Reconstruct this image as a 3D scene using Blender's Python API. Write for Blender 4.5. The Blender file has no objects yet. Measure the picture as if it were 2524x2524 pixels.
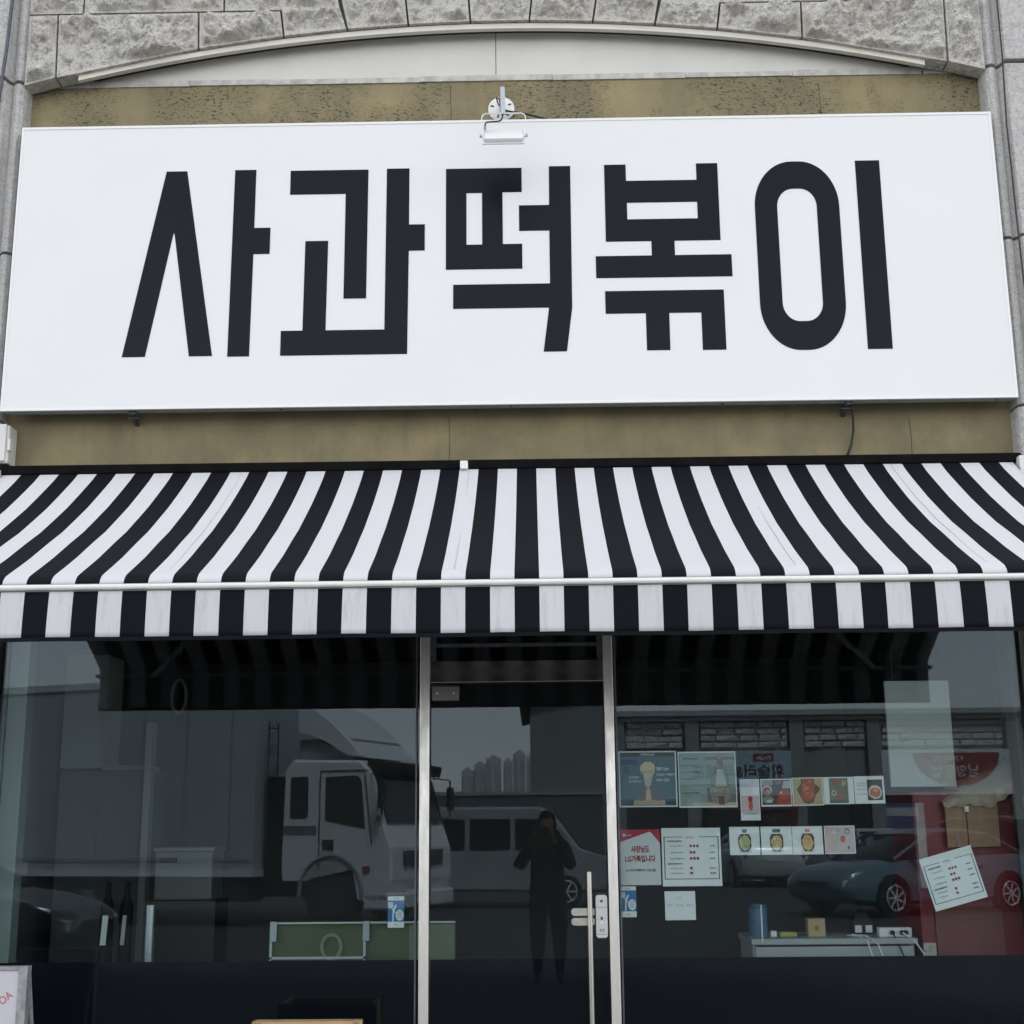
import bpy, bmesh, math, random
from mathutils import Vector, Matrix, noise
random.seed(7)
S = bpy.context.scene
COL = S.collection
R = math.radians

# ------------------------------------------------------------------ camera
CAM_PITCH, CAM_YAW, CAM_ROLL = 0.229315, 0.014573, -0.009264
cam = bpy.data.cameras.new('camera')
cam.sensor_width = 36.0
cam.lens = 36.0 * 3360.03 / 2524.0
cam.clip_start = 0.01
cam.clip_end = 5000
camo = bpy.data.objects.new('camera', cam)
COL.objects.link(camo)
_fw = Vector((-math.sin(CAM_YAW) * math.cos(CAM_PITCH), math.cos(CAM_YAW) * math.cos(CAM_PITCH), math.sin(CAM_PITCH)))
_r = Vector((math.cos(CAM_YAW), math.sin(CAM_YAW), 0))
_u = _r.cross(_fw)
_R = math.cos(CAM_ROLL) * _r + math.sin(CAM_ROLL) * _u
_U = -math.sin(CAM_ROLL) * _r + math.cos(CAM_ROLL) * _u
camo.matrix_world = Matrix(((_R.x, _U.x, -_fw.x, 0.0), (_R.y, _U.y, -_fw.y, -7.0), (_R.z, _U.z, -_fw.z, 1.5), (0, 0, 0, 1)))
S.camera = camo

# ------------------------------------------------------------------ sky and sun (hazy overcast)
SUN_EL, SUN_AZ = 56.0, 155.0          # azimuth: degrees to the right of straight behind the camera
w = bpy.data.worlds.new('World')
S.world = w
w.use_nodes = True
nt = w.node_tree
bg = nt.nodes['Background']
sky = nt.nodes.new('ShaderNodeTexSky')
sky.sky_type = 'NISHITA'
sky.sun_disc = False
sky.sun_elevation = R(SUN_EL)
sky.sun_rotation = R(180 - SUN_AZ)
sky.air_density = 1.0
sky.dust_density = 0.4
sky.ozone_density = 1.0
hs = nt.nodes.new('ShaderNodeHueSaturation')
hs.inputs['Saturation'].default_value = 0.16
nt.links.new(sky.outputs[0], hs.inputs['Color'])
tint = nt.nodes.new('ShaderNodeMix')
tint.data_type = 'RGBA'
tint.blend_type = 'MULTIPLY'
tint.inputs[0].default_value = 1.0
tint.inputs[7].default_value = (1.0, 0.992, 0.985, 1)
nt.links.new(hs.outputs[0], tint.inputs[6])
nt.links.new(tint.outputs[2], bg.inputs['Color'])
bg.inputs['Strength'].default_value = 0.145
sl = bpy.data.lights.new('sun', 'SUN')
sl.energy = 3.0
sl.angle = R(10)
sl.color = (1.0, 0.985, 0.96)
so = bpy.data.objects.new('sun', sl)
COL.objects.link(so)
_az = R(SUN_AZ)
_d = Vector((-math.sin(_az) * math.cos(R(SUN_EL)), math.cos(_az) * math.cos(R(SUN_EL)), -math.sin(R(SUN_EL))))
so.rotation_euler = _d.to_track_quat('-Z', 'Y').to_euler()
S.view_settings.view_transform = 'Standard'
S.view_settings.look = 'None'
S.view_settings.gamma = 1
S.view_settings.exposure = 1.58
S.view_settings.use_curve_mapping = False
S.cycles.max_bounces = 8
S.cycles.transparent_max_bounces = 16
S.cycles.use_denoising = True

# ------------------------------------------------------------------ materials
MATS = {}


def mat(name, col, rough=0.6, metal=0.0, spec=0.5, var=0.0, vscale=6.0, bump=0.0, bscale=40.0, stretch=(1, 1, 1), coat=0.0):
    """Plain procedural material: noise-varied colour, noise bump."""
    if name in MATS:
        return MATS[name]
    m = bpy.data.materials.new(name)
    m.use_nodes = True
    n = m.node_tree
    b = n.nodes['Principled BSDF']
    b.inputs['Base Color'].default_value = (*col, 1)
    b.inputs['Roughness'].default_value = rough
    b.inputs['Metallic'].default_value = metal
    b.inputs['Specular IOR Level'].default_value = spec
    b.inputs['Coat Weight'].default_value = coat
    if var or bump:
        tc = n.nodes.new('ShaderNodeTexCoord')
        mp = n.nodes.new('ShaderNodeMapping')
        mp.inputs['Scale'].default_value = stretch
        n.links.new(tc.outputs['Object'], mp.inputs[0])
        if var:
            nz = n.nodes.new('ShaderNodeTexNoise')
            nz.inputs['Scale'].default_value = vscale
            nz.inputs['Detail'].default_value = 6
            nz.inputs['Roughness'].default_value = 0.65
            n.links.new(mp.outputs[0], nz.inputs['Vector'])
            rp = n.nodes.new('ShaderNodeValToRGB')
            rp.color_ramp.elements[0].position = 0.3
            rp.color_ramp.elements[1].position = 0.7
            rp.color_ramp.elements[0].color = (*[max(0, c * (1 - var)) for c in col], 1)
            rp.color_ramp.elements[1].color = (*[min(1, c * (1 + var)) for c in col], 1)
            n.links.new(nz.outputs['Fac'], rp.inputs[0])
            n.links.new(rp.outputs[0], b.inputs['Base Color'])
        if bump:
            nb = n.nodes.new('ShaderNodeTexNoise')
            nb.inputs['Scale'].default_value = bscale
            nb.inputs['Detail'].default_value = 8
            n.links.new(mp.outputs[0], nb.inputs['Vector'])
            bp = n.nodes.new('ShaderNodeBump')
            bp.inputs['Strength'].default_value = bump
            bp.inputs['Distance'].default_value = 0.01
            n.links.new(nb.outputs['Fac'], bp.inputs['Height'])
            n.links.new(bp.outputs[0], b.inputs['Normal'])
    MATS[name] = m
    return m


class G:
    """tiny node-graph helper"""

    def __init__(self, name):
        self.m = bpy.data.materials.new(name)
        self.m.use_nodes = True
        self.n = self.m.node_tree
        self.b = self.n.nodes['Principled BSDF']
        MATS[name] = self.m

    def node(self, typ, **kw):
        o = self.n.nodes.new(typ)
        for k, v in kw.items():
            if k.startswith('_'):
                setattr(o, k[1:], v)
            else:
                i = o.inputs[k.replace('__', ' ')]
                if isinstance(v, bpy.types.NodeSocket):
                    self.n.links.new(v, i)
                else:
                    i.default_value = v
        return o

    def link(self, a, b):
        self.n.links.new(a, b)

    def coord(self, scale=(1, 1, 1)):
        tc = self.node('ShaderNodeTexCoord')
        mp = self.node('ShaderNodeMapping')
        mp.inputs['Scale'].default_value = scale
        self.link(tc.outputs['Object'], mp.inputs[0])
        return mp.outputs[0]

    def noise(self, vec, scale, detail=5, rough=0.6):
        return self.node('ShaderNodeTexNoise', Vector=vec, Scale=scale, Detail=detail, Roughness=rough).outputs['Fac']

    def ramp(self, fac, stops):
        r = self.node('ShaderNodeValToRGB')
        e = r.color_ramp.elements
        while len(e) < len(stops):
            e.new(0.5)
        for i, (p, c) in enumerate(stops):
            e[i].position = p
            e[i].color = (*c, 1) if len(c) == 3 else c
        self.link(fac, r.inputs[0])
        return r.outputs[0]

    def mix(self, fac, a, b, mode='MIX'):
        x = self.node('ShaderNodeMix', _data_type='RGBA', _blend_type=mode)
        for v, i in ((fac, 0), (a, 6), (b, 7)):
            if isinstance(v, bpy.types.NodeSocket):
                self.link(v, x.inputs[i])
            else:
                x.inputs[i].default_value = v if i == 0 else (*v, 1)
        return x.outputs[2]

    def math(self, op, a, b=0.0):
        x = self.node('ShaderNodeMath', _operation=op)
        for v, i in ((a, 0), (b, 1)):
            if isinstance(v, bpy.types.NodeSocket):
                self.link(v, x.inputs[i])
            else:
                x.inputs[i].default_value = v
        return x.outputs[0]

    def bump(self, h, strength, dist=0.01):
        self.link(self.node('ShaderNodeBump', Height=h, Strength=strength, Distance=dist).outputs[0], self.b.inputs['Normal'])


def granite(name, base, dark, rough_face):
    g = G(name)
    v = g.coord()
    big = g.noise(v, 3.0, 4)
    fine = g.noise(v, 130 if rough_face else 75, 3, 0.7)
    mid = g.noise(v, 30, 4)
    c = g.ramp(fine, [(0.30, dark), (0.46, base), (0.64, tuple(min(1, x * 1.3) for x in base))])
    c2 = g.mix(g.ramp(big, [(0.35, (0, 0, 0)), (0.7, (1, 1, 1))]), c, (base[0] * 1.0, base[1] * 0.98, base[2] * 0.93))
    c3 = g.mix(0.6, c, c2)
    c4 = g.mix(g.math('MULTIPLY', g.ramp(mid, [(0.50, (0, 0, 0)), (0.68, (1, 1, 1))]), 0.75 if rough_face else 0.5), c3, tuple(x * (0.48 if rough_face else 0.62) for x in base))
    g.link(c4, g.b.inputs['Base Color'])
    g.b.inputs['Roughness'].default_value = 0.85
    g.bump(g.noise(v, 38 if rough_face else 60, 10, 0.75), 0.8 if rough_face else 0.15, 0.022 if rough_face else 0.01)
    return g.m


M_STONE = granite('rock_faced_granite', (0.62, 0.60, 0.56), (0.13, 0.13, 0.12), True)
M_GRAN = granite('smooth_granite', (0.47, 0.465, 0.46), (0.24, 0.24, 0.245), False)
M_MORT = mat('joint_mortar', (0.20, 0.195, 0.185), 0.95, var=0.3, vscale=20)

# mustard plaster with dark pitted mould marks
g = G('mustard_plaster')
v = g.coord()
base = g.ramp(g.noise(v, 2.2, 5), [(0.3, (0.215, 0.185, 0.108)), (0.52, (0.28, 0.236, 0.134)), (0.72, (0.36, 0.29, 0.158))])
patch = g.noise(g.coord((1.0, 1, 0.7)), 3.2, 4)
streak = g.noise(g.coord((28, 28, 80)), 1.0, 3, 0.6)
streak2 = g.noise(g.coord((55, 55, 110)), 1.0, 2, 0.6)
pits = g.ramp(streak, [(0.575, (0, 0, 0)), (0.63, (1, 1, 1))])
pits2 = g.ramp(streak2, [(0.60, (0, 0, 0)), (0.64, (1, 1, 1))])
sep = g.node('ShaderNodeSeparateXYZ')
g.link(g.node('ShaderNodeTexCoord').outputs['Object'], sep.inputs[0])
high = g.ramp(g.math('SUBTRACT', sep.outputs['Z'], 4.0), [(0.0, (0.10,) * 3), (0.5, (1, 1, 1))])   # the exposed upper band is the pitted one
dens = g.ramp(patch, [(0.42, (0, 0, 0)), (0.56, (1, 1, 1))])
soft = g.ramp(patch, [(0.42, (0, 0, 0)), (0.66, (1, 1, 1))])
drip = g.ramp(g.noise(g.coord((9, 9, 0.8)), 1.0, 4), [(0.50, (0, 0, 0)), (0.75, (1, 1, 1))])
c = g.mix(g.math('MULTIPLY', soft, 0.62), base, (0.165, 0.145, 0.090))
c = g.mix(g.math('MULTIPLY', drip, 0.35), c, (0.15, 0.13, 0.085))
pm_ = g.math('MULTIPLY', g.math('MAXIMUM', pits, pits2), g.math('ADD', g.math('MULTIPLY', dens, 0.86), 0.08))
pm_ = g.math('MULTIPLY', pm_, high)
c = g.mix(pm_, c, (0.045, 0.042, 0.034))
g.link(c, g.b.inputs['Base Color'])
g.b.inputs['Roughness'].default_value = 0.9
g.bump(g.math('SUBTRACT', g.noise(v, 45, 6), pm_), 0.4, 0.008)
M_MUST = g.m

M_CREAM = mat('cream_panel_paint', (0.66, 0.655, 0.61), 0.6, var=0.05, vscale=3, bump=0.05, bscale=30)
M_TRIM = mat('cream_trim_paint', (0.72, 0.69, 0.62), 0.5, var=0.06, vscale=8)
M_CAULK = mat('grey_white_caulk', (0.52, 0.51, 0.48), 0.85, var=0.28, vscale=16, bump=0.3, bscale=60)
M_DARK = mat('dark_gap', (0.02, 0.02, 0.02), 0.9)
M_SIGN = mat('white_sign_sheet', (0.80, 0.80, 0.81), 0.38, spec=0.35, var=0.012, vscale=2.0)
M_LETTER = mat('black_vinyl_letter', (0.002, 0.0035, 0.0085), 0.34, spec=0.17)
M_SIGNFR = mat('white_sign_trim', (0.84, 0.84, 0.84), 0.35)
M_SIGNEDGE = mat('grey_sign_return', (0.30, 0.33, 0.35), 0.5, metal=0.2, var=0.2, vscale=14)
M_STEEL = mat('galvanised_steel', (0.50, 0.54, 0.58), 0.32, metal=0.9, var=0.1, vscale=20)
M_DKST = mat('dark_steel', (0.10, 0.11, 0.13), 0.5, metal=0.6, var=0.3, vscale=30)
M_WHITE = mat('white_powder_coat', (0.80, 0.80, 0.80), 0.4)
M_WPLAST = mat('white_plastic', (0.70, 0.70, 0.67), 0.5, var=0.04, vscale=5)
M_CABLE = mat('black_cable', (0.012, 0.012, 0.014), 0.5)
M_LENS = mat('floodlight_lens', (0.05, 0.05, 0.045), 0.1)

# polished stainless posts with smudges
g = G('polished_stainless')
v = g.coord((1, 1, 0.25))
sm = g.noise(v, 26, 6, 0.7)
g.link(g.ramp(sm, [(0.3, (0.66, 0.64, 0.61)), (0.7, (0.86, 0.84, 0.81))]), g.b.inputs['Base Color'])
g.b.inputs['Metallic'].default_value = 1.0
g.link(g.ramp(sm, [(0.3, (0.50,) * 3), (0.7, (0.28,) * 3)]), g.b.inputs['Roughness'])
M_INOX = g.m
M_BRUSH = mat('brushed_stainless', (0.62, 0.60, 0.56), 0.28, metal=1.0, var=0.1, vscale=30, stretch=(1, 1, 0.1))


def fabric(name, col, stain=0.0):
    g = G(name)
    v = g.coord((1, 1, 0.12))
    st = g.noise(v, 38, 5, 0.65)
    cl = g.noise(g.coord(), 5, 4)
    c = g.mix(g.math('MULTIPLY', g.ramp(st, [(0.50, (0, 0, 0)), (0.72, (1, 1, 1))]), stain), col, tuple(x * 0.55 for x in col))
    c = g.mix(g.math('MULTIPLY', g.ramp(cl, [(0.5, (0, 0, 0)), (0.8, (1, 1, 1))]), 0.12), c, tuple(x * 0.8 for x in col))
    g.link(c, g.b.inputs['Base Color'])
    g.b.inputs['Roughness'].default_value = 0.75
    g.b.inputs['Specular IOR Level'].default_value = 0.15
    g.bump(g.noise(g.coord(), 700, 2), 0.05, 0.002)
    return g.m


M_AWW = fabric('awning_white_canvas', (0.66, 0.66, 0.68), 0.10)
M_AWB = fabric('awning_black_canvas', (0.0042, 0.0052, 0.0092), 0.0)
M_VALW = fabric('valance_white_canvas', (0.64, 0.645, 0.66), 0.38)
M_BAR = mat('white_aluminium_bar', (0.82, 0.81, 0.78), 0.3, var=0.05, vscale=12)


def glass(name, tint, ior=1.5):
    m = bpy.data.materials.new(name)
    m.use_nodes = True
    n = m.node_tree
    n.nodes.remove(n.nodes['Principled BSDF'])
    out = n.nodes['Material Output']
    tr = n.nodes.new('ShaderNodeBsdfTransparent')
    tr.inputs[0].default_value = (*tint, 1)
    gl = n.nodes.new('ShaderNodeBsdfGlossy')
    gl.inputs['Roughness'].default_value = 0.0
    gl.inputs['Color'].default_value = (0.76, 0.88, 0.98, 1)
    ge = n.nodes.new('ShaderNodeNewGeometry')
    mr = n.nodes.new('ShaderNodeMapRange')      # keep one index whichever face is met: a thin pane bends no light
    mr.inputs['To Min'].default_value = ior
    mr.inputs['To Max'].default_value = 1.0 / ior
    n.links.new(ge.outputs['Backfacing'], mr.inputs['Value'])
    fr = n.nodes.new('ShaderNodeFresnel')
    n.links.new(mr.outputs[0], fr.inputs['IOR'])
    mx = n.nodes.new('ShaderNodeMixShader')
    n.links.new(fr.outputs[0], mx.inputs[0])
    n.links.new(tr.outputs[0], mx.inputs[1])
    n.links.new(gl.outputs[0], mx.inputs[2])
    n.links.new(mx.outputs[0], out.inputs['Surface'])
    MATS[name] = m
    return m


M_GLASS = glass('shop_window_glass', (0.87, 0.91, 0.91), 1.35)
M_FILM = mat('black_window_film', (0.002, 0.003, 0.008), 0.5, spec=0.1)
M_CARGL = mat('dark_car_glass', (0.012, 0.014, 0.016), 0.05)
M_TYRE = mat('tyre_rubber', (0.015, 0.015, 0.016), 0.8)
M_RIM = mat('alloy_rim', (0.75, 0.75, 0.76), 0.35, metal=0.1)
M_BLKPL = mat('black_plastic', (0.015, 0.015, 0.017), 0.5)
M_HEADL = mat('headlamp_lens', (0.65, 0.67, 0.68), 0.12)
M_TAILL = mat('tail_lamp_red', (0.25, 0.012, 0.012), 0.15)
M_CHROME = mat('chrome', (0.7, 0.7, 0.72), 0.1, metal=1.0)
M_ASPH = mat('asphalt', (0.042, 0.042, 0.045), 0.9, var=0.35, vscale=1.2, bump=0.3, bscale=90)
M_WOOD = mat('pale_pine', (0.62, 0.41, 0.20), 0.6, var=0.14, vscale=3, stretch=(1.5, 8, 8), bump=0.05)
M_WOODD = mat('weathered_pine_edge', (0.30, 0.23, 0.15), 0.75, var=0.25, vscale=8)
M_PAPER = mat('white_paper', (0.78, 0.80, 0.80), 0.7)
M_INTW = mat('interior_wall_paint', (0.20, 0.21, 0.215), 0.8, var=0.06, vscale=2)
M_INTF = mat('interior_floor_tile', (0.12, 0.11, 0.10), 0.5, var=0.2, vscale=2)


def flat(c):
    """ink or paint of one colour"""
    k = 'ink_%02x%02x%02x' % tuple(int(max(0, min(1, x)) * 255) for x in c)
    return mat(k, c, 0.6)


# ------------------------------------------------------------------ mesh helpers
class MB:
    def __init__(self):
        self.v, self.f, self.mi = [], [], []

    def add(self, vs, fs, mi=0):
        o = len(self.v)
        self.v += [Vector(p) for p in vs]
        for f in fs:
            self.f.append([i + o for i in f])
            self.mi.append(mi)
        return self

    def box(self, x0, x1, y0, y1, z0, z1, mi=0):
        return self.add([(x0, y0, z0), (x1, y0, z0), (x1, y1, z0), (x0, y1, z0), (x0, y0, z1), (x1, y0, z1), (x1, y1, z1), (x0, y1, z1)],
                        [(0, 3, 2, 1), (4, 5, 6, 7), (0, 1, 5, 4), (1, 2, 6, 5), (2, 3, 7, 6), (3, 0, 4, 7)], mi)

    def obox(self, c, ex, ey, ez, mi=0):
        c, ex, ey, ez = Vector(c), Vector(ex), Vector(ey), Vector(ez)
        p = [c + a * ex + b * ey + d * ez for d in (-1, 1) for a, b in ((-1, -1), (1, -1), (1, 1), (-1, 1))]
        return self.add(p, [(0, 3, 2, 1), (4, 5, 6, 7), (0, 1, 5, 4), (1, 2, 6, 5), (2, 3, 7, 6), (3, 0, 4, 7)], mi)

    def tube(self, pts, r, n=8, mi=0, cap=True):
        pts = [Vector(p) for p in pts]
        rs = r if isinstance(r, (list, tuple)) else [r] * len(pts)
        vs, fs = [], []
        up = None
        for i, p in enumerate(pts):
            t = (pts[min(i + 1, len(pts) - 1)] - pts[max(i - 1, 0)]).normalized()
            if up is None:
                up = t.orthogonal().normalized()
            a = (up - t * up.dot(t))
            a = a.normalized() if a.length > 1e-6 else t.orthogonal().normalized()
            up = a
            b = t.cross(a)
            for k in range(n):
                q = 2 * math.pi * k / n
                vs.append(p + (a * math.cos(q) + b * math.sin(q)) * rs[i])
        for i in range(len(pts) - 1):
            for k in range(n):
                k2 = (k + 1) % n
                fs.append((i * n + k, i * n + k2, (i + 1) * n + k2, (i + 1) * n + k))
        if cap:
            fs.append(tuple(range(n - 1, -1, -1)))
            fs.append(tuple((len(pts) - 1) * n + k for k in range(n)))
        return self.add(vs, fs, mi)

    def prism_xz(self, pts, y0, y1, mi=0, holes=()):
        """polygon in the x-z plane, front at y0, back at y1"""
        bm = bmesh.new()
        loops = [pts] + list(holes)
        es = []
        for lp in loops:
            vs = [bm.verts.new((x, y0, z)) for x, z in lp]
            for i in range(len(vs)):
                es.append(bm.edges.new((vs[i], vs[(i + 1) % len(vs)])))
        bmesh.ops.triangle_fill(bm, use_beauty=True, use_dissolve=False, edges=es)
        bm.verts.index_update()
        vs = [tuple(x.co) for x in bm.verts]
        fs = []
        for f in bm.faces:
            idx = [x.index for x in f.verts]
            if f.normal.y > 0:
                idx.reverse()
            fs.append(idx)
        n = len(vs)
        allv = vs + [(a, y1, c) for a, b, c in vs]
        ff = list(fs) + [[i + n for i in reversed(f)] for f in fs]
        k = 0
        for lp in loops:
            m = len(lp)
            area = sum(lp[i][0] * lp[(i + 1) % m][1] - lp[(i + 1) % m][0] * lp[i][1] for i in range(m))
            outer = lp is pts
            ccw = area > 0
            for i in range(m):
                a, b = k + i, k + (i + 1) % m
                ff.append((b, a, a + n, b + n) if ccw == outer else (a, b, b + n, a + n))
            k += m
        bm.free()
        return self.add(allv, ff, mi)

    def lathe(self, prof, c, axis='z', n=20, mi=0):
        """prof: list of (radius, height)"""
        c = Vector(c)
        vs, fs = [], []
        for r, h in prof:
            for k in range(n):
                q = 2 * math.pi * k / n
                a, b = r * math.cos(q), r * math.sin(q)
                vs.append(c + (Vector((a, b, h)) if axis == 'z' else Vector((a, h, b)) if axis == 'y' else Vector((h, a, b))))
        for i in range(len(prof) - 1):
            for k in range(n):
                k2 = (k + 1) % n
                fs.append((i * n + k, i * n + k2, (i + 1) * n + k2, (i + 1) * n + k))
        fs.append(tuple(range(n - 1, -1, -1)))
        fs.append(tuple((len(prof) - 1) * n + k for k in range(n)))
        return self.add(vs, fs, mi)

    def loft(self, rings, mi=0, cap=True):
        n = len(rings[0])
        vs = [p for r_ in rings for p in r_]
        fs = []
        for i in range(len(rings) - 1):
            for k in range(n):
                k2 = (k + 1) % n
                fs.append((i * n + k, i * n + k2, (i + 1) * n + k2, (i + 1) * n + k))
        if cap:
            fs.append(tuple(range(n - 1, -1, -1)))
            fs.append(tuple((len(rings) - 1) * n + k for k in range(n)))
        return self.add(vs, fs, mi)

    def build(self, name, mats, parent=None, smooth=False, bevel=0.0, fix=True, world=True):
        me = bpy.data.meshes.new(name)
        off = parent_off(parent) if (parent is not None and world) else Vector((0, 0, 0))
        me.from_pydata([tuple(p - off) for p in self.v], [], self.f)
        for m_ in (mats if isinstance(mats, (list, tuple)) else [mats]):
            me.materials.append(m_)
        me.polygons.foreach_set('material_index', self.mi)
        if fix:
            bm = bmesh.new()
            bm.from_mesh(me)
            bmesh.ops.recalc_face_normals(bm, faces=bm.faces)
            bm.to_mesh(me)
            bm.free()
        if smooth:
            me.polygons.foreach_set('use_smooth', [True] * len(me.polygons))
        me.update()
        o = bpy.data.objects.new(name, me)
        COL.objects.link(o)
        if parent is not None:
            o.parent = parent
        if bevel:
            b = o.modifiers.new('bevel', 'BEVEL')
            b.width = bevel
            b.segments = 2
            b.limit_method = 'ANGLE'
            b.angle_limit = R(40)
        if smooth:
            try:
                me.set_sharp_from_angle(angle=R(42))
            except Exception:
                pass
        return o


def parent_off(p):
    o = Vector((0, 0, 0))
    while p is not None:
        o += p.location
        p = p.parent
    return o


def tag(o, label, cat, group=None):
    o['label'] = label
    o['category'] = cat
    if group:
        o['group'] = group
    return o


def thing(name, label, cat, loc=(0, 0, 0), rz=0.0, group=None):
    o = bpy.data.objects.new(name, None)
    o.empty_display_size = 0.1
    COL.objects.link(o)
    o.location = loc
    o.rotation_euler = (0, 0, rz)
    return tag(o, label, cat, group)


def struct(o):
    o['kind'] = 'structure'
    return o


def recentre(o):
    """put a one-mesh thing's origin at the middle of its base"""
    vs = [v_.co for v_ in o.data.vertices]
    c = Vector(((min(v_.x for v_ in vs) + max(v_.x for v_ in vs)) / 2, (min(v_.y for v_ in vs) + max(v_.y for v_ in vs)) / 2, min(v_.z for v_ in vs)))
    o.data.transform(Matrix.Translation(-c))
    o.location = o.location + c
    return o


_tcache = {}


def text_pts(body, bold=0.0):
    k = (body, bold)
    if k not in _tcache:
        c = bpy.data.curves.new('tmp', 'FONT')
        c.body = body
        c.offset = bold
        c.resolution_u = 3
        o = bpy.data.objects.new('tmp', c)
        COL.objects.link(o)
        dg = bpy.context.evaluated_depsgraph_get()
        me = bpy.data.meshes.new_from_object(o.evaluated_get(dg))
        vs = [(p.co.x, p.co.y) for p in me.vertices]
        fs = [tuple(p.vertices) for p in me.polygons]
        bpy.data.objects.remove(o)
        bpy.data.curves.remove(c)
        bpy.data.meshes.remove(me)
        x0 = min(a for a, b in vs)
        x1 = max(a for a, b in vs)
        y0 = min(b for a, b in vs)
        y1 = max(b for a, b in vs)
        _tcache[k] = ([((a - x0) / (x1 - x0), (b - y0) / (y1 - y0)) for a, b in vs], fs)
    return _tcache[k]


def text_into(mb, body, x0, x1, z0, z1, y, bold=0.0, flip=False, rot=0.0, mi=0):
    """fit lettering in a rectangle of a plane y = const, facing -y (flip: facing +y)"""
    vs, fs = text_pts(body, bold)
    cx, cz = (x0 + x1) / 2, (z0 + z1) / 2
    out = []
    for a, b in vs:
        dx, dz = x0 + a * (x1 - x0) - cx, z0 + b * (z1 - z0) - cz
        dx, dz = dx * math.cos(rot) - dz * math.sin(rot), dx * math.sin(rot) + dz * math.cos(rot)
        out.append((cx - dx if flip else cx + dx, y, cz + dz))
    mb.add(out, [tuple(reversed(f)) if flip else f for f in fs], mi)


def blob(cx, cz, rx, rz, n=18, jit=0.12, seed=1):
    rr = random.Random(seed)
    return [(cx + rx * (1 + rr.uniform(-jit, jit)) * math.cos(2 * math.pi * k / n), cz + rz * (1 + rr.uniform(-jit, jit)) * math.sin(2 * math.pi * k / n)) for k in range(n)]


def rrect(x0, x1, z0, z1, r, n=5):
    p = []
    for cx, cz, a0 in ((x1 - r, z1 - r, 0), (x0 + r, z1 - r, 90), (x0 + r, z0 + r, 180), (x1 - r, z0 + r, 270)):
        for k in range(n + 1):
            a = R(a0 + 90 * k / n)
            p.append((cx + r * math.cos(a), cz + r * math.sin(a)))
    return p


# ================================================================== SETTING
b = MB()
b.add([(-900, -1200, 0), (900, -1200, 0), (900, 300, 0), (-900, 300, 0)], [(0, 1, 2, 3)])
ground = struct(b.build('ground', M_ASPH))
b = MB()
b.box(-30, 30, -3.0, 0.06, -0.2, 0.10)
pave = struct(b.build('pavement', mat('pale_concrete', (0.26, 0.245, 0.22), 0.85, var=0.12, vscale=2, bump=0.1)))
for i in range(40):
    kx = -30 + i * 1.5
    b = MB()
    b.box(kx + 0.006, kx + 1.494, -3.2, -3.006, -0.2, 0.12)
    b.build('kerb_stone', M_GRAN, pave, bevel=0.012)
# painted bay lines of the car park
b = MB()
for i in range(5, 11):
    b.box(-6 + i * 2.5 - 0.06, -6 + i * 2.5 + 0.06, -35.0, -30.0, -0.01, 0.004)
pl = struct(b.build('parking_bay_marking', mat('white_road_paint', (0.6, 0.6, 0.58), 0.8, var=0.2, vscale=5)))

# ================================================================== SHOP BUILDING
XL, XR = -2.86, 2.595          # mustard bay
PL, PR = -2.79, 2.53           # inner pilaster edges
CX = -0.13
shop = thing('shop_building', 'granite faced shop building with a shallow stone arch over a mustard plaster band', 'building', (CX, 0, 0))
b = MB()
b.box(XL - 0.3, XR + 0.3, -0.07, 0.30, 3.05, 5.628)
b.build('plaster_band', M_MUST, shop)
# plaster joint lines, recessed dark slits shown as thin dark fillets
for x, z0, z1 in ((-0.425, 5.24, 5.59), (1.64, 5.25, 5.57), (-0.43, 3.40, 3.64), (2.0, 3.39, 3.60)):
    b = MB()
    b.tube([(x, -0.0702, z0), (x + 0.004, -0.0702, (z0 + z1) / 2), (x - 0.002, -0.0702, z1)], 0.0016, 4)
    b.build('plaster_crack', M_DARK, shop)
# panel behind the arch, in two halves with a seam between
AR, AX, AZ = 10.17, -0.13, 5.914


def arch_z(x, apex, r=AR):
    return apex - (r - math.sqrt(max(0.0, r * r - (x - AX) ** 2)))


def arch_strip(mb, x0, x1, apex_lo, apex_hi, y0, y1, n=48, r=AR):
    lo = [(x0 + (x1 - x0) * i / n, arch_z(x0 + (x1 - x0) * i / n, apex_lo, r)) for i in range(n + 1)]
    hi = [(x, arch_z(x, apex_hi, r)) for x, _ in lo]
    for i in range(n):
        (xa, za), (xb, zb) = lo[i], lo[i + 1]
        (_, zc), (_, zd) = hi[i], hi[i + 1]
        mb.add([(xa, y0, za), (xb, y0, zb), (xb, y0, zd), (xa, y0, zc), (xa, y1, za), (xb, y1, zb), (xb, y1, zd), (xa, y1, zc)],
               [(0, 1, 2, 3), (4, 7, 6, 5), (0, 4, 5, 1), (3, 2, 6, 7)])


for x0, x1 in ((XL, -0.1705), (-0.1665, XR)):
    b = MB()
    b.box(x0, x1, -0.072, 0.2, 5.632, 6.1)
    b.build('arch_panel', M_CREAM, shop)
b = MB()
arch_strip(b, -2.50, 2.21, 5.878, 5.909, -0.176, -0.145)
b.build('arch_moulding', M_TRIM, shop, smooth=True)
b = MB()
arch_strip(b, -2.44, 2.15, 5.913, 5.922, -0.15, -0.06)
b.build('shade_strip', mat('shade_strip_black', (0.03, 0.03, 0.028), 0.8), shop)  # black strip puts the shade between stones and moulding into colour
b = MB()
xs = [-2.535, -1.9, -1.45, -0.6, 0.15, 0.9, 1.5, 2.22]
for i in range(len(xs) - 1):
    b.box(xs[i], xs[i + 1] - 0.002, -0.079, -0.02, 5.6095 + 0.003 * (i % 2), 5.647 - 0.003 * (i % 3))
b.build('caulk_ledge', M_CAULK, shop)
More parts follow.
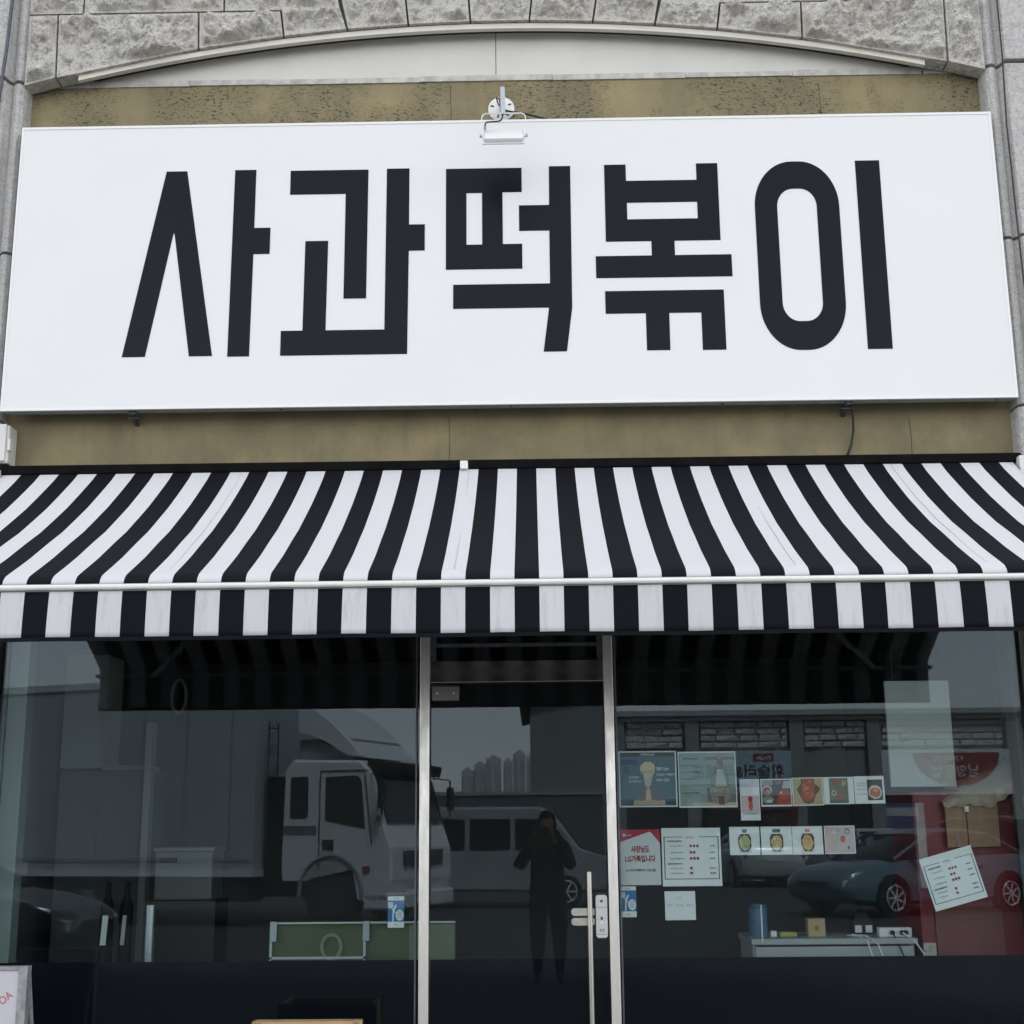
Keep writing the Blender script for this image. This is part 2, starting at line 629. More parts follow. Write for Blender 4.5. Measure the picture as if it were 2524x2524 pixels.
for pts_ in ([(PL - 0.05, 5.611), (-2.52, 5.611), (-2.52, 5.675), (PL - 0.05, 5.614)], [(2.23, 5.611), (PR + 0.05, 5.611), (PR + 0.05, 5.614), (2.23, 5.675)]):
    b = MB()
    b.prism_xz(pts_, -0.081, -0.03)
    b.build('arch_corner_patch', M_CAULK, shop)

# rock-faced stones of the arch
b = MB()
arch_strip(b, PL - 0.05, PR + 0.05, AZ + 0.012, 7.4, -0.145, 0.2, r=AR)
b.build('mortar_bed', M_MORT, shop)


def stone(quads, res, seed, depth=0.115, margin=0.014, name='stone'):
    """rock-faced block: chiselled margin, broken face. quads: (x,z) bl, br, tr, tl"""
    mb = MB()
    for q in quads:
        bl, br, tr, tl = [Vector((p[0], p[1])) for p in q]
        wid = max((br - bl).length, (tr - tl).length)
        hei = max((tl - bl).length, (tr - br).length)
        nu, nv = max(4, int(wid / res)), max(4, int(hei / res))
        vs = []
        for j in range(nv + 1):
            for i in range(nu + 1):
                u_, v_ = i / nu, j / nv
                p = (bl * (1 - u_) + br * u_) * (1 - v_) + (tl * (1 - u_) + tr * u_) * v_
                e = min(u_ * wid, (1 - u_) * wid, v_ * hei, (1 - v_) * hei)
                k = max(0.0, min(1.0, (e - margin * 0.6) / (margin * 2.2)))
                k = k * k * (3 - 2 * k)
                P = Vector((p.x * 1.0 + seed * 3.1, p.y, seed * 7.7))
                a = noise.fractal(P * 4.5, 1.0, 2.1, 5)
                rdg = noise.ridged_multi_fractal(P * 7.0, 0.9, 2.0, 4, 1.0, 2.0) / 2.2
                fac = noise.voronoi(P * 11.0)[0][0]
                h = 0.26 + 0.62 * a + 0.32 * (rdg - 0.5) + 0.55 * (0.40 - fac) + 0.20 * noise.fractal(P * 19.0, 0.8, 2.1, 3)
                # break plane: upper part stands proud and the lower part is undercut
                h += 0.45 * (v_ - 0.40) + 0.25 * noise.noise(Vector((p.x * 2.3 + seed, p.y * 2.0, 3.0)))
                y = -0.200 - depth * k * max(-0.12, h)
                vs.append((p.x, y, p.y))
        fs = [(j * (nu + 1) + i, j * (nu + 1) + i + 1, (j + 1) * (nu + 1) + i + 1, (j + 1) * (nu + 1) + i) for j in range(nv) for i in range(nu)]
        o = len(vs)
        rim = [j * 0 + i for i in range(nu + 1)] + [j * (nu + 1) + nu for j in range(1, nv + 1)] + [nv * (nu + 1) + i for i in range(nu - 1, -1, -1)] + [j * (nu + 1) for j in range(nv - 1, 0, -1)]
        back = [(vs[k][0], -0.10, vs[k][2]) for k in rim]
        m = len(rim)
        fs += [(rim[(k + 1) % m], rim[k], o + k, o + (k + 1) % m) for k in range(m)]
        mb.add(vs + back, fs)
    return mb.build(name, M_STONE, shop, fix=False)


az = lambda x: arch_z(x, AZ)
J = 0.0055
TOPZ = 5.998
st_list = [
    [[(PL, az(PL)), (-2.618 - J, az(-2.618)), (-2.630 - J, TOPZ - J), (PL, TOPZ - J)]],
    [[(-2.618 + J, az(-2.618)), (-1.828 - J, az(-1.828)), (-1.836 - J, TOPZ - J), (-2.630 + J, TOPZ - J)]],
    [[(-1.828 + J, az(-1.828)), (-1.352 - J, az(-1.352)), (-1.372 - J, TOPZ - J), (-1.836 + J, TOPZ - J)]],
    [[(-1.352 + J, az(-1.352)), (-0.997 - J, az(-0.997)), (-1.040 - J, 6.02), (-1.372 + J, 6.0)],
     [(-1.694 + J, TOPZ + J), (-1.372 + J, 6.003), (-1.372 + J, 6.4), (-1.694 + J, 6.4)], [(-1.372 + J, 6.0), (-1.040 - J, 6.02), (-1.11 - J, 6.4), (-1.372 + J, 6.4)]],
    [[(-0.997 + J, az(-0.997)), (-0.655 - J, az(-0.655)), (-0.705 - J, 6.4), (-1.11 + J, 6.4)]],
    [[(-0.655 + J, az(-0.655)), (-0.307 - J, az(-0.307)), (-0.340 - J, 6.4), (-0.705 + J, 6.4)]],
    [[(-0.307 + J, az(-0.307)), (0.023 - J, az(0.023)), (0.075 - J, 6.4), (-0.340 + J, 6.4)]],
    [[(0.023 + J, az(0.023)), (0.378 - J, az(0.378)), (0.455 - J, 6.4), (0.075 + J, 6.4)]],
    [[(0.378 + J, az(0.378)), (0.724 - J, az(0.724)), (0.815 - J, 6.4), (0.455 + J, 6.4)]],
    [[(0.724 + J, az(0.724)), (1.070 - J, az(1.070)), (1.091 - J, 6.0), (0.758 + J, 6.02)],
     [(1.091 - J, 6.003), (1.42 - J, TOPZ + J), (1.42 - J, 6.4), (1.091 - J, 6.4)], [(0.758 + J, 6.02), (1.091 - J, 6.0), (1.091 - J, 6.4), (0.815 + J, 6.4)]],
    [[(1.070 + J, az(1.070)), (1.538 - J, az(1.538)), (1.542 - J, TOPZ - J), (1.091 + J, TOPZ - J)]],
    [[(1.538 + J, az(1.538)), (2.330 - J, az(2.33)), (2.338 - J, TOPZ - J), (1.542 + J, TOPZ - J)]],
    [[(2.330 + J, az(2.33)), (PR, az(PR)), (PR, TOPZ - J), (2.338 + J, TOPZ - J)]],
    [[(PL, TOPZ + J), (-2.488 - J, TOPZ + J), (-2.488 - J, 6.4), (PL, 6.4)]],
    [[(-2.488 + J, TOPZ + J), (-1.694 - J, TOPZ + J), (-1.694 - J, 6.4), (-2.488 + J, 6.4)]],
    [[(1.42 + J, TOPZ + J), (2.05 - J, TOPZ + J), (2.05 - J, 6.4), (1.42 + J, 6.4)]],
    [[(2.05 + J, TOPZ + J), (PR, TOPZ + J), (PR, 6.4), (2.05 + J, 6.4)]],
]
for i, qd in enumerate(st_list):
    stone(qd, 0.0095, i + 1)
for rrow in range(2):
    z0, z1 = 6.41 + rrow * 0.42, 6.81 + rrow * 0.42
    x = PL
    k = 0
    while x < PR - 0.05:
        x2 = min(PR, x + (0.55 if (k + rrow) % 2 else 0.8))
        if PR - x2 < 0.2:
            x2 = PR
        stone([[(x + J, z0), (x2 - J, z0), (x2 - J, z1), (x + J, z1)]], 0.03, 40 + k + rrow * 9)
        x = x2
        k += 1

# pilasters: stacked granite blocks with a bead and groove along the inner edge
for side in (-1, 1):
    e = PL if side < 0 else PR
    pil = MB()
    for (z0, z1, bulge) in ((0.10, 1.35, 0), (1.36, 2.60, 0), (2.61, 3.62, 0), (3.63, 4.555, 0), (4.565, 5.575, 0), (5.59, 6.50, 0.012), (6.51, 7.35, 0.012)):
        prof = [(0.0, 0.0), (0.0, -0.150), (0.006, -0.178), (0.022, -0.197), (0.040, -0.200), (0.058, -0.190), (0.066, -0.170), (0.070, -0.170), (0.085, -0.195), (0.092, -0.225 - bulge), (0.100, -0.235 - bulge), (0.62, -0.235 - bulge), (0.62, 0.0)]
        b = MB()
        ring0 = [(e + side * (a + (0.0 if bulge else 0.0)), y, z0 + 0.003) for a, y in prof]
        ring1 = [(x, y, z1 - 0.003) for x, y, z in ring0]
        b.loft([ring0, ring1])
        b.build('pilaster_block', M_GRAN, shop, bevel=0.004)
    b = MB()
    b.box(min(e, e + side * 0.60) + 0.012, max(e, e + side * 0.60) - 0.012, -0.155, 0.0, 0.1, 7.35)
    b.build('mortar_bed', M_MORT, shop)
# upper wall mass, unseen height raised to shade the near ground, and side walls
b = MB()
b.box(-6.5, 6.3, 0.0, 0.3, 7.4, 14.5)
b.box(-6.5, PL - 0.62, -0.03, 0.3, 0.1, 7.4)
b.box(PR + 0.62, 6.3, -0.03, 0.3, 0.1, 7.4)
b.box(-6.5, 6.3, 0.3, 6.5, 7.0, 14.5)
b.build('wall', mat('grey_render', (0.36, 0.36, 0.35), 0.9, var=0.08, vscale=2, bump=0.1), shop)

# ---- shop interior (setting)
b = MB()
b.box(-3.4, 3.0, 0.07, 6.0, -0.1, 0.105)
struct(b.build('floor', M_INTF))
b = MB()
b.box(-3.4, 3.0, 5.9, 6.0, 0.1, 3.06)
struct(b.build('wall_back', M_INTW))
b = MB()
b.box(-3.45, -3.3, 0.1, 6.0, 0.1, 3.06)
struct(b.build('wall_left', M_INTW))
b = MB()
b.box(2.9, 3.05, 0.1, 6.0, 0.1, 3.06)
struct(b.build('wall_right', M_INTW))
b = MB()
b.box(-3.4, 3.0, 0.1, 6.0, 3.06, 3.2)
struct(b.build('ceiling', mat('ceiling_paint', (0.10, 0.10, 0.10), 0.9)))

# ================================================================== SIGN BOARD
SX0, SX1, SZ0, SZ1 = -2.762, 2.518, 3.65, 5.273
sign = thing('shop_sign', 'long white shop sign board with large black Korean letters under the stone arch', 'sign', (CX, -0.05, SZ0))
b = MB()
b.box(SX0 + 0.012, SX1 - 0.012, -0.2465, -0.20, SZ0 + 0.012, SZ1 - 0.012)
b.build('sign_face', M_SIGN, sign)
b = MB()
b.box(SX0, SX1, -0.250, -0.236, SZ1 - 0.014, SZ1)
b.box(SX0, SX1, -0.250, -0.236, SZ0, SZ0 + 0.012)
b.box(SX0, SX0 + 0.012, -0.2495, -0.236, SZ0 + 0.012, SZ1 - 0.014)
b.box(SX1 - 0.012, SX1, -0.2495, -0.236, SZ0 + 0.012, SZ1 - 0.014)
b.build('sign_trim', M_SIGNFR, sign)
b = MB()
b.box(SX0 + 0.004, SX1 - 0.004, -0.236, -0.168, SZ1 - 0.03, SZ1 - 0.003)
b.box(SX0 + 0.030, SX1 - 0.030, -0.236, -0.168, SZ0 + 0.003, SZ0 + 0.03)
b.box(SX0 + 0.004, SX0 + 0.03, -0.236, -0.168, SZ0 + 0.004, SZ1 - 0.03)
b.box(SX1 - 0.03, SX1 - 0.004, -0.236, -0.168, SZ0 + 0.004, SZ1 - 0.03)
b.box(SX0 + 0.02, SX1 - 0.02, -0.19, -0.175, SZ0 + 0.03, SZ1 - 0.03)
b.build('sign_case', M_SIGNEDGE, sign, bevel=0.003)
for x in (-2.08, 1.66):
    b = MB()
    b.obox((x - 0.01, -0.125, SZ0 - 0.016), (0.010, 0, 0), (0, 0.06, -0.015), (0, 0.004, 0.010))
    b.box(x - 0.022, x + 0.018, -0.21, -0.19, SZ0 - 0.012, SZ0 + 0.003)
    b.tube([(x - 0.035, -0.16, SZ0 - 0.02), (x + 0.02, -0.16, SZ0 - 0.02)], 0.005, 6)
    b.build('bracket', M_DKST, sign)
for x in (-1.3, -0.1, 1.0, 2.42):
    b = MB()
    b.lathe([(0.006, 0.0), (0.006, -0.005)], (x, -0.205, SZ0 + 0.003), 'z', 8)
    b.build('screw', M_DKST, sign)


def capsule(xl, xr, zb, zt, rx, rz_, n=14, fl=0.022):
    p = []
    for cx, cz, a0 in ((xr - rx, zt - rz_, 0), (xl + rx, zt - rz_, 90), (xl + rx, zb + rz_, 180), (xr - rx, zb + rz_, 270)):
        for k in range(n + 1):
            a = R(a0 + 90 * k / n)
            p.append((cx + rx * math.cos(a), cz + rz_ * math.sin(a)))
    return p


LT = [
    # 사
    [([(-1.955, 4.997), (-1.843, 4.997), (-1.665, 3.937), (-1.787, 3.937), (-1.893, 4.620), (-1.898, 4.640), (-1.903, 4.620), (-2.019, 3.937), (-2.141, 3.937)], []),
     ([(-1.582, 4.999), (-1.467, 4.999), (-1.467, 4.659), (-1.380, 4.659), (-1.380, 4.508), (-1.467, 4.508), (-1.470, 3.932), (-1.585, 3.932)], [])],
    # 과
    [([(-1.280, 4.990), (-0.858, 4.990), (-0.860, 4.247), (-0.980, 4.247), (-0.979, 4.849), (-1.280, 4.849)], []),
     ([(-0.758, 4.993), (-0.636, 4.993), (-0.636, 4.665), (-0.551, 4.665), (-0.551, 4.514), (-0.636, 4.514), (-0.640, 3.933), (-1.307, 3.933), (-1.307, 4.071), (-1.193, 4.071), (-1.190, 4.578), (-1.068, 4.578), (-1.071, 4.071), (-0.761, 4.071)], [])],
    # 떡
    [([(-0.438, 4.986), (-0.030, 4.986), (-0.030, 4.844), (-0.134, 4.844), (-0.134, 4.544), (-0.031, 4.544), (-0.031, 4.402), (-0.438, 4.402)], [[(-0.328, 4.842), (-0.244, 4.842), (-0.244, 4.543), (-0.328, 4.543)]]),
     ([(0.118, 4.992), (0.233, 4.992), (0.229, 4.179), (0.197, 3.935), (0.075, 3.935), (0.107, 4.180), (-0.399, 4.180), (-0.399, 4.316), (0.114, 4.316), (0.115, 4.618), (-0.046, 4.618), (-0.046, 4.766), (0.116, 4.766)], [])],
    # 볶
    [([(0.416, 4.995), (0.532, 4.995), (0.532, 4.899), (0.911, 4.899), (0.911, 4.995), (1.026, 4.995), (1.025, 4.548), (0.780, 4.548), (0.780, 4.466), (1.079, 4.466), (1.079, 4.341), (0.359, 4.341), (0.359, 4.466), (0.657, 4.466), (0.657, 4.548), (0.415, 4.548)], [[(0.533, 4.771), (0.909, 4.771), (0.909, 4.675), (0.533, 4.675)]]),
     ([(0.404, 4.267), (1.029, 4.267), (1.029, 3.932), (0.906, 3.932), (0.906, 4.140), (0.738, 4.140), (0.737, 3.934), (0.615, 3.934), (0.615, 4.140), (0.404, 4.140)], [])],
    # 이
    [(capsule(1.216, 1.666, 3.924, 4.997, 0.205, 0.262), [capsule(1.335, 1.546, 4.084, 4.838, 0.088, 0.104)]),
     ([(1.766, 4.996), (1.896, 4.996), (1.893, 3.924), (1.764, 3.924)], [])],
]
for syl in LT:
    b = MB()
    for outer, holes in syl:
        b.prism_xz(outer, -0.2485, -0.2455, 0, holes)
    b.build('letter', M_LETTER, sign, fix=False)

# ================================================================== FLOODLIGHT
fl = thing('floodlight', 'small white floodlight on a bracket arm above the middle of the sign', 'floodlight', (-0.140, -0.07, 5.36))
BZ = 5.436
b = MB()
b.lathe([(0.074, 0.0), (0.074, -0.006), (0.06, -0.014), (0.02, -0.016)], (-0.140, -0.07, BZ), 'y', 28)
b.build('base_plate', M_WHITE, fl, smooth=True)
for a in (25, 100, 165, 250, 310):
    b = MB()
    c = Vector((-0.140 + 0.052 * math.cos(R(a)), -0.084, BZ + 0.052 * math.sin(R(a))))
    b.obox(c, Vector((math.cos(R(a)), 0, math.sin(R(a)))) * 0.009, (0, 0.003, 0), Vector((-math.sin(R(a)), 0, math.cos(R(a)))) * 0.004)
    b.build('slot', M_DARK, fl)
def bar(mb, p0, p1, hx, hn):
    p0, p1 = Vector(p0), Vector(p1)
    d_ = (p1 - p0) / 2
    n_ = d_.cross(Vector((1, 0, 0))).normalized() * hn
    mb.obox((p0 + p1) / 2, (hx, 0, 0), d_, n_)
b = MB()
bar(b, (-0.138, -0.07, BZ), (-0.124, -0.555, 5.280), 0.0115, 0.0115)
bar(b, (-0.1235, -0.545, 5.283), (-0.1205, -0.598, 5.112), 0.0118, 0.0118)
b.build('arm', M_STEEL, fl, bevel=0.002)
b = MB()
YY, ZZ = -0.600, 5.113
pts = [(-0.231, -0.604, 4.985), (-0.231, -0.602, 5.090), (-0.224, -0.601, 5.106), (-0.208, YY, ZZ), (-0.028, YY, ZZ), (-0.012, -0.601, 5.106), (-0.005, -0.602, 5.090), (-0.005, -0.604, 4.985)]
for i in range(len(pts) - 1):
    p0, p1 = Vector(pts[i]), Vector(pts[i + 1])
    d = (p1 - p0)
    t = d.normalized()
    wv = Vector((0, -0.93, -0.36)) * 0.0105
    nv = t.cross(wv).normalized() * 0.0022
    b.obox((p0 + p1) / 2, d / 2 + t * 0.001, wv, nv)
b.build('yoke', M_WHITE, fl)
for x in (-0.235, -0.001):
    b = MB()
    b.lathe([(0.010, -0.007), (0.010, 0.004), (0.007, 0.006)], (x, -0.604, 4.985), 'x', 10)
    b.build('pivot_bolt', M_STEEL, fl)
ex, ey, ez = Vector((1, 0, 0)), Vector((0, 0.62, 0.78)).normalized(), Vector((0, -0.78, 0.62)).normalized()
bc = Vector((-0.118, -0.600, 4.985))
b = MB()
b.obox(bc, ex * 0.101, ey * 0.055, ez * 0.012)
b.build('lamp_body', M_WHITE, fl, bevel=0.006)
b = MB()
b.obox(bc - ez * 0.017, ex * 0.109, ey * 0.062, ez * 0.005)
b.build('lamp_rim', M_WHITE, fl, bevel=0.003)
b = MB()
b.obox(bc - ez * 0.0225, ex * 0.096, ey * 0.052, ez * 0.0015)
b.build('lens', M_LENS, fl)
b = MB()
b.tube([(-0.213, -0.612, 5.012), (-0.213, -0.620, 5.030)], 0.008, 10)
b.build('cable_gland', M_STEEL, fl)
b = MB()
b.tube([(-0.213, -0.620, 5.026), (-0.212, -0.622, 5.042), (-0.205, -0.622, 5.052), (-0.18, -0.618, 5.056), (-0.145, -0.614, 5.060), (-0.131, -0.611, 5.068), (-0.123, -0.606, 5.09), (-0.1235, -0.60, 5.112)], 0.0043, 8)
b.build('lamp_cable', M_CABLE, fl, smooth=True)
b = MB()
b.tube([(-0.135, -0.12, 5.41), (-0.155, -0.15, 5.425), (-0.166, -0.14, 5.467), (-0.15, -0.105, 5.485), (-0.146, -0.10, 5.455), (-0.13, -0.105, 5.415)], 0.0042, 8)
b.build('lamp_cable', M_CABLE, fl, smooth=True)
b = MB()
b.tube([(-0.125, -0.09, 5.42), (-0.07, -0.12, 5.39), (0.0, -0.165, 5.352), (0.1, -0.165, 5.322), (0.19, -0.16, 5.303), (0.26, -0.158, 5.286), (0.36, -0.155, 5.24), (0.40, -0.15, 5.10)], 0.0055, 8)
o = recentre(b.build('power_cable', M_CABLE, None, smooth=True))
tag(o, 'black cable drooping from the floodlight base behind the sign top', 'cable')
b = MB()
b.tube([(1.675, -0.15, 3.66), (1.690, -0.13, 3.60), (1.694, -0.11, 3.53), (1.682, -0.085, 3.45), (1.655, -0.10, 3.39), (1.64, -0.15, 3.35)], 0.0062, 8)
o = recentre(b.build('power_cable', M_CABLE, None, smooth=True))
tag(o, 'black cable hanging from the sign bottom down behind the awning', 'cable')
b = MB()
b.tube([(2.617, -0.2535, 6.6), (2.612, -0.2535, 6.1), (2.610, -0.2535, 5.6), (2.600, -0.243, 5.2), (2.604, -0.243, 4.6), (2.612, -0.243, 3.9), (2.64, -0.243, 3.2), (2.68, -0.243, 1.2), (2.68, -0.243, 0.1)], 0.0045, 8)
o = recentre(b.build('wall_cable', M_CABLE, None, smooth=True))
tag(o, 'thin black wire running down the smooth granite pilaster right of the sign', 'cable')
b = MB()
b.tube([(-2.868, -0.262, 6.7), (-2.872, -0.262, 6.0), (-2.882, -0.258, 5.75), (-2.91, -0.258, 5.3), (-2.95, -0.258, 3.2), (-2.97, -0.258, 0.1)], 0.010, 8)
o = recentre(b.build('downpipe', M_DKST, None, smooth=True))
tag(o, 'thin dark pipe running down the pilaster left of the sign', 'pipe')

# junction box on the left
jb = thing('junction_box', 'white plastic junction box on the plaster left of the awning top', 'box', (-2.85, -0.07, 3.386))
b = MB()
b.box(-2.95, -2.728, -0.185, -0.07, 3.386, 3.594)
b.build('case', M_WPLAST, jb, bevel=0.008)
b = MB()
b.box(-2.945, -2.740, -0.200, -0.1845, 3.394, 3.597)
b.build('lid', M_WPLAST, jb, bevel=0.006)
b = MB()
b.box(-2.731, -2.715, -0.198, -0.16, 3.452, 3.516)
b.build('latch', M_WPLAST, jb, bevel=0.003)
b = MB()
b.box(-2.90, -2.806, -0.2012, -0.1995, 3.44, 3.468)
b.build('print', flat((0.55, 0.06, 0.04)), jb)

# ================================================================== AWNING
aw = thing('awning', 'black and white striped retractable awning over the shop front', 'awning', (CX, -0.05, 2.26))
AX0, AX1 = -2.74, 2.475
PROF = [(-0.165, 3.328), (-0.205, 3.312), (-0.27, 3.262), (-0.345, 3.211), (-0.46, 3.135), (-0.61, 3.038), (-0.77, 2.943), (-0.935, 2.846), (-1.10, 2.760), (-1.30, 2.652), (-1.42, 2.592), (-1.525, 2.541), (-1.558, 2.524), (-1.578, 2.505), (-1.587, 2.484)]
PER, W0 = 0.19789, -2.1485
edges = []
k = -20
xsx = []
while True:
    xw = W0 + k * PER
    if xw > AX1:
        break
    for xa, xb, c in ((xw, xw + PER * 0.494, 0), (xw + PER * 0.494, xw + PER, 1)):
        a_, b_ = max(xa, AX0), min(xb, AX1)
        if b_ - a_ > 1e-4:
            edges.append((a_, b_, c))
    k += 1


def strips(prof, wave=0.0, name='canopy_fabric', mats=None, thick=0.0):
    mb = MB()
    xs_ = [edges[0][0]]
    cs = []
    for a_, b_, c in edges:
        for t in (0.5, 1.0):
            xs_.append(a_ + (b_ - a_) * t)
            cs.append(c)
    n = len(prof)
    vs = []
    for x in xs_:
        for i, (y, z) in enumerate(prof):
            f = i / (n - 1)
            dy = wave * f * (noise.noise(Vector((x * 2.1, 5.0, z * 0.6))) + 0.4 * noise.noise(Vector((x * 7.0, 1.0, z))))
            sag = 0.0
            if not wave:
                sag = 0.006 * math.sin(math.pi * f) * noise.noise(Vector((x * 1.3, f * 3, 9.0)))
            vs.append((x, y + dy, z + sag))
    fs = []
    mi = []
    for i in range(len(xs_) - 1):
        for j in range(n - 1):
            fs.append((i * n + j, (i + 1) * n + j, (i + 1) * n + j + 1, i * n + j + 1))
            mi.append(cs[i])
    mb.add(vs, fs)
    mb.mi = mi
    o = mb.build(name, mats, aw, smooth=True, fix=False)
    s = o.modifiers.new('cloth', 'SOLIDIFY')
    s.thickness = 0.0025
    s.offset = 0
    return o


strips(PROF, 0.0, 'canopy_fabric', [M_AWW, M_AWB])
strips([(-1.592, 2.462), (-1.594, 2.43), (-1.596, 2.39), (-1.598, 2.34), (-1.598, 2.29), (-1.598, 2.2625)], 0.02, 'valance', [M_VALW, M_AWB])
for xs_ in (W0 + PER * 16.28, W0 + PER * 20.2, W0 + PER * 9.25, W0 + PER * 3.3):
    b = MB()
    b.tube([(xs_, y, z + 0.0018) for y, z in PROF[1:-3]], 0.0012, 4)
    b.build('stitched_seam', mat('grey_thread', (0.40, 0.40, 0.41), 0.8), aw)
b = MB()
n = 80
for i in range(n):
    xa, xb = AX0 + (AX1 - AX0) * i / n, AX0 + (AX1 - AX0) * (i + 1) / n
    q = []
    for x in (xa, xb):
        q.append(-1.598 + 0.02 * (noise.noise(Vector((x * 2.1, 5.0, 2.2625 * 0.6))) + 0.4 * noise.noise(Vector((x * 7.0, 1.0, 2.2625)))))
    b.add([(xa, q[0] - 0.003, 2.252), (xb, q[1] - 0.003, 2.252), (xb, q[1] - 0.003, 2.268), (xa, q[0] - 0.003, 2.268), (xa, q[0] + 0.003, 2.252), (xb, q[1] + 0.003, 2.252), (xb, q[1] + 0.003, 2.268), (xa, q[0] + 0.003, 2.268)],
          [(0, 1, 2, 3), (4, 7, 6, 5), (0, 4, 5, 1), (3, 2, 6, 7)])
b.build('valance_hem', M_AWB, aw)
b = MB()
b.box(AX0 - 0.02, AX1 + 0.02, -1.607, -1.565, 2.462, 2.480)
b.tube([(AX0 - 0.02, -1.600, 2.471), (AX1 + 0.02, -1.600, 2.471)], 0.0115, 12)
b.build('front_bar', M_BAR, aw, smooth=True)
b = MB()
for z in (2.482, 2.458):
    b.tube([(AX0, -1.593, z), (AX1, -1.593, z)], 0.004, 6)
b.build('fabric_keder', mat('grey_keder', (0.22, 0.25, 0.28), 0.6), aw)
b = MB()
b.box(AX0 - 0.06, AX1 + 0.05, -0.20, -0.071, 3.318, 3.370)
b.build('roller_housing', mat('black_painted_steel', (0.006, 0.0055, 0.007), 0.8, spec=0.08, var=0.4, vscale=8), aw, bevel=0.01)
b = MB()
b.tube([(AX0 - 0.03, -0.165, 3.275), (AX1 + 0.03, -0.165, 3.275)], 0.03, 14)
b.build('roller_tube', M_DKST, aw, smooth=True)
for x in (AX0 - 0.045, AX1 + 0.02):
    b = MB()
    b.prism_xz([(x, 3.23), (x + 0.035, 3.23), (x + 0.035, 3.345), (x, 3.345)], -0.24, -0.071)
    b.build('end_bracket', M_WPLAST, aw, bevel=0.008)
for sgn, xs0, xel in ((1, AX0 + 0.25, AX0 + 1.25), (-1, AX1 - 0.25, AX1 - 1.25)):
    b = MB()
    xm = xs0 + sgn * 0.75
    b.tube([(xs0, -0.13, 3.20), (xm, -0.85, 2.86)], 0.02, 8)
    b.tube([(xm, -0.85, 2.86), (xs0 + sgn * 0.1, -1.56, 2.47)], 0.017, 8)
    b.build('folding_arm', M_BAR, aw, smooth=True)
b = MB()
b.box(-0.3635, -0.324, -0.235, -0.185, 3.312, 3.355)
b.build('limit_stop', M_WHITE, aw, bevel=0.003)

# ================================================================== SHOP FRONT (glazing)
front = thing('storefront', 'wide storefront of dark reflective glass with black film along the bottom', 'storefront', (CX, 0, 0.10))
GX0, GX1, GZ1, BANDZ = -2.80, 2.54, 3.02, 0.885
PX = [(-0.578, -0.529), (0.357, 0.404)]        # stainless door posts
for x0, x1 in ((GX0, PX[0][0] + 0.008), (PX[1][1] - 0.008, GX1)):
    b = MB()
    b.box(x0, x1, -0.005, 0.005, 0.13, GZ1)
    b.build('window_pane', M_GLASS, front)
    b = MB()
    b.box(x0, x1, 0.006, 0.0075, 0.13, BANDZ)
    b.build('window_film', M_FILM, front)
b = MB()
b.box(PX[0][1] - 0.005, PX[1][0] + 0.005, -0.005, 0.005, 2.345, GZ1)
b.build('transom_pane', M_GLASS, front)
for x0, x1 in PX:
    b = MB()
    b.box(x0, x1, -0.045, 0.045, 0.10, GZ1)
    b.build('door_post', M_INOX, front, bevel=0.003)
for xa in (-0.600, 0.412):
    b = MB()
    b.box(xa, xa + 0.008, -0.03, 0.03, 0.10, GZ1)
    b.build('glazing_bead', M_DKST, front)
b = MB()
b.box(PX[0][1], PX[1][0], -0.035, 0.035, 2.236, 2.345)
b.build('door_header', mat('smoked_stainless', (0.42, 0.41, 0.39), 0.12, metal=1.0), front, bevel=0.003)
b = MB()
b.box(PX[0][1], PX[0][1] + 0.03, -0.02, 0.02, 2.345, GZ1)
b.box(PX[1][0] - 0.03, PX[1][0], -0.02, 0.02, 2.345, GZ1)
b.box(PX[0][1] + 0.03, PX[1][0] - 0.03, -0.02, 0.02, 2.42, 2.437)
b.build('transom_frame', M_DKST, front)
b = MB()
b.box(GX0 - 0.1, GX1 + 0.1, -0.04, 0.06, GZ1, 3.08)
b.build('head_frame', M_DKST, front)
for x0, x1 in ((GX0 - 0.05, GX0 + 0.05), (GX1 - 0.06, GX1 + 0.06)):
    b = MB()
    b.box(x0, x1, -0.035, 0.035, 0.1, GZ1)
    b.build('side_frame', mat('anodised_dark_frame', (0.06, 0.06, 0.06), 0.4, metal=0.5), front)
for x0, x1 in ((GX0, PX[0][0]), (PX[1][1], GX1)):
    b = MB()
    b.box(x0, x1, -0.03, 0.03, 0.10, 0.14)
    b.build('sill_frame', M_INOX, front)
b = MB()
b.box(-2.724, -2.627, 0.06, 0.16, 0.1, 3.02)
b.box(-2.80, -2.735, 0.06, 0.16, 0.1, 3.02)
b.build('reveal', mat('pale_green_reveal', (0.22, 0.26, 0.25), 0.6), front)
b = MB()
b.box(2.465, 2.53, 0.08, 0.20, 0.1, 3.02)
b.build('reveal', mat('grey_reveal', (0.20, 0.21, 0.21), 0.6), front)

# ---- door
DX0, DX1 = -0.523, 0.351
door = thing('glass_door', 'frameless glass entrance door between two polished stainless posts', 'door', (DX0, 0, 0.11))
b = MB()
b.box(DX0, DX1, -0.006, 0.006, 0.115, 2.227)
dp = b.build('door_pane', M_GLASS, door)
b = MB()
b.box(DX0, DX1, 0.007, 0.0085, 0.115, BANDZ)
b.build('door_film', M_FILM, door)
for z0, z1 in ((2.146, 2.220), (0.12, 0.20)):
    b = MB()
    b.box(DX0 + 0.004, DX0 + 0.143, -0.020, 0.020, z0, z1)
    pf = b.build('patch_fitting', mat('dark_brushed_patch', (0.20, 0.20, 0.20), 0.35, metal=0.8), door, bevel=0.003)
    for sx in (0.03, 0.115):
        b = MB()
        b.lathe([(0.006, 0.0), (0.006, -0.002)], (DX0 + sx, -0.0195, (z0 + z1) / 2), 'y', 10)
        b.build('screw', M_STEEL, pf)
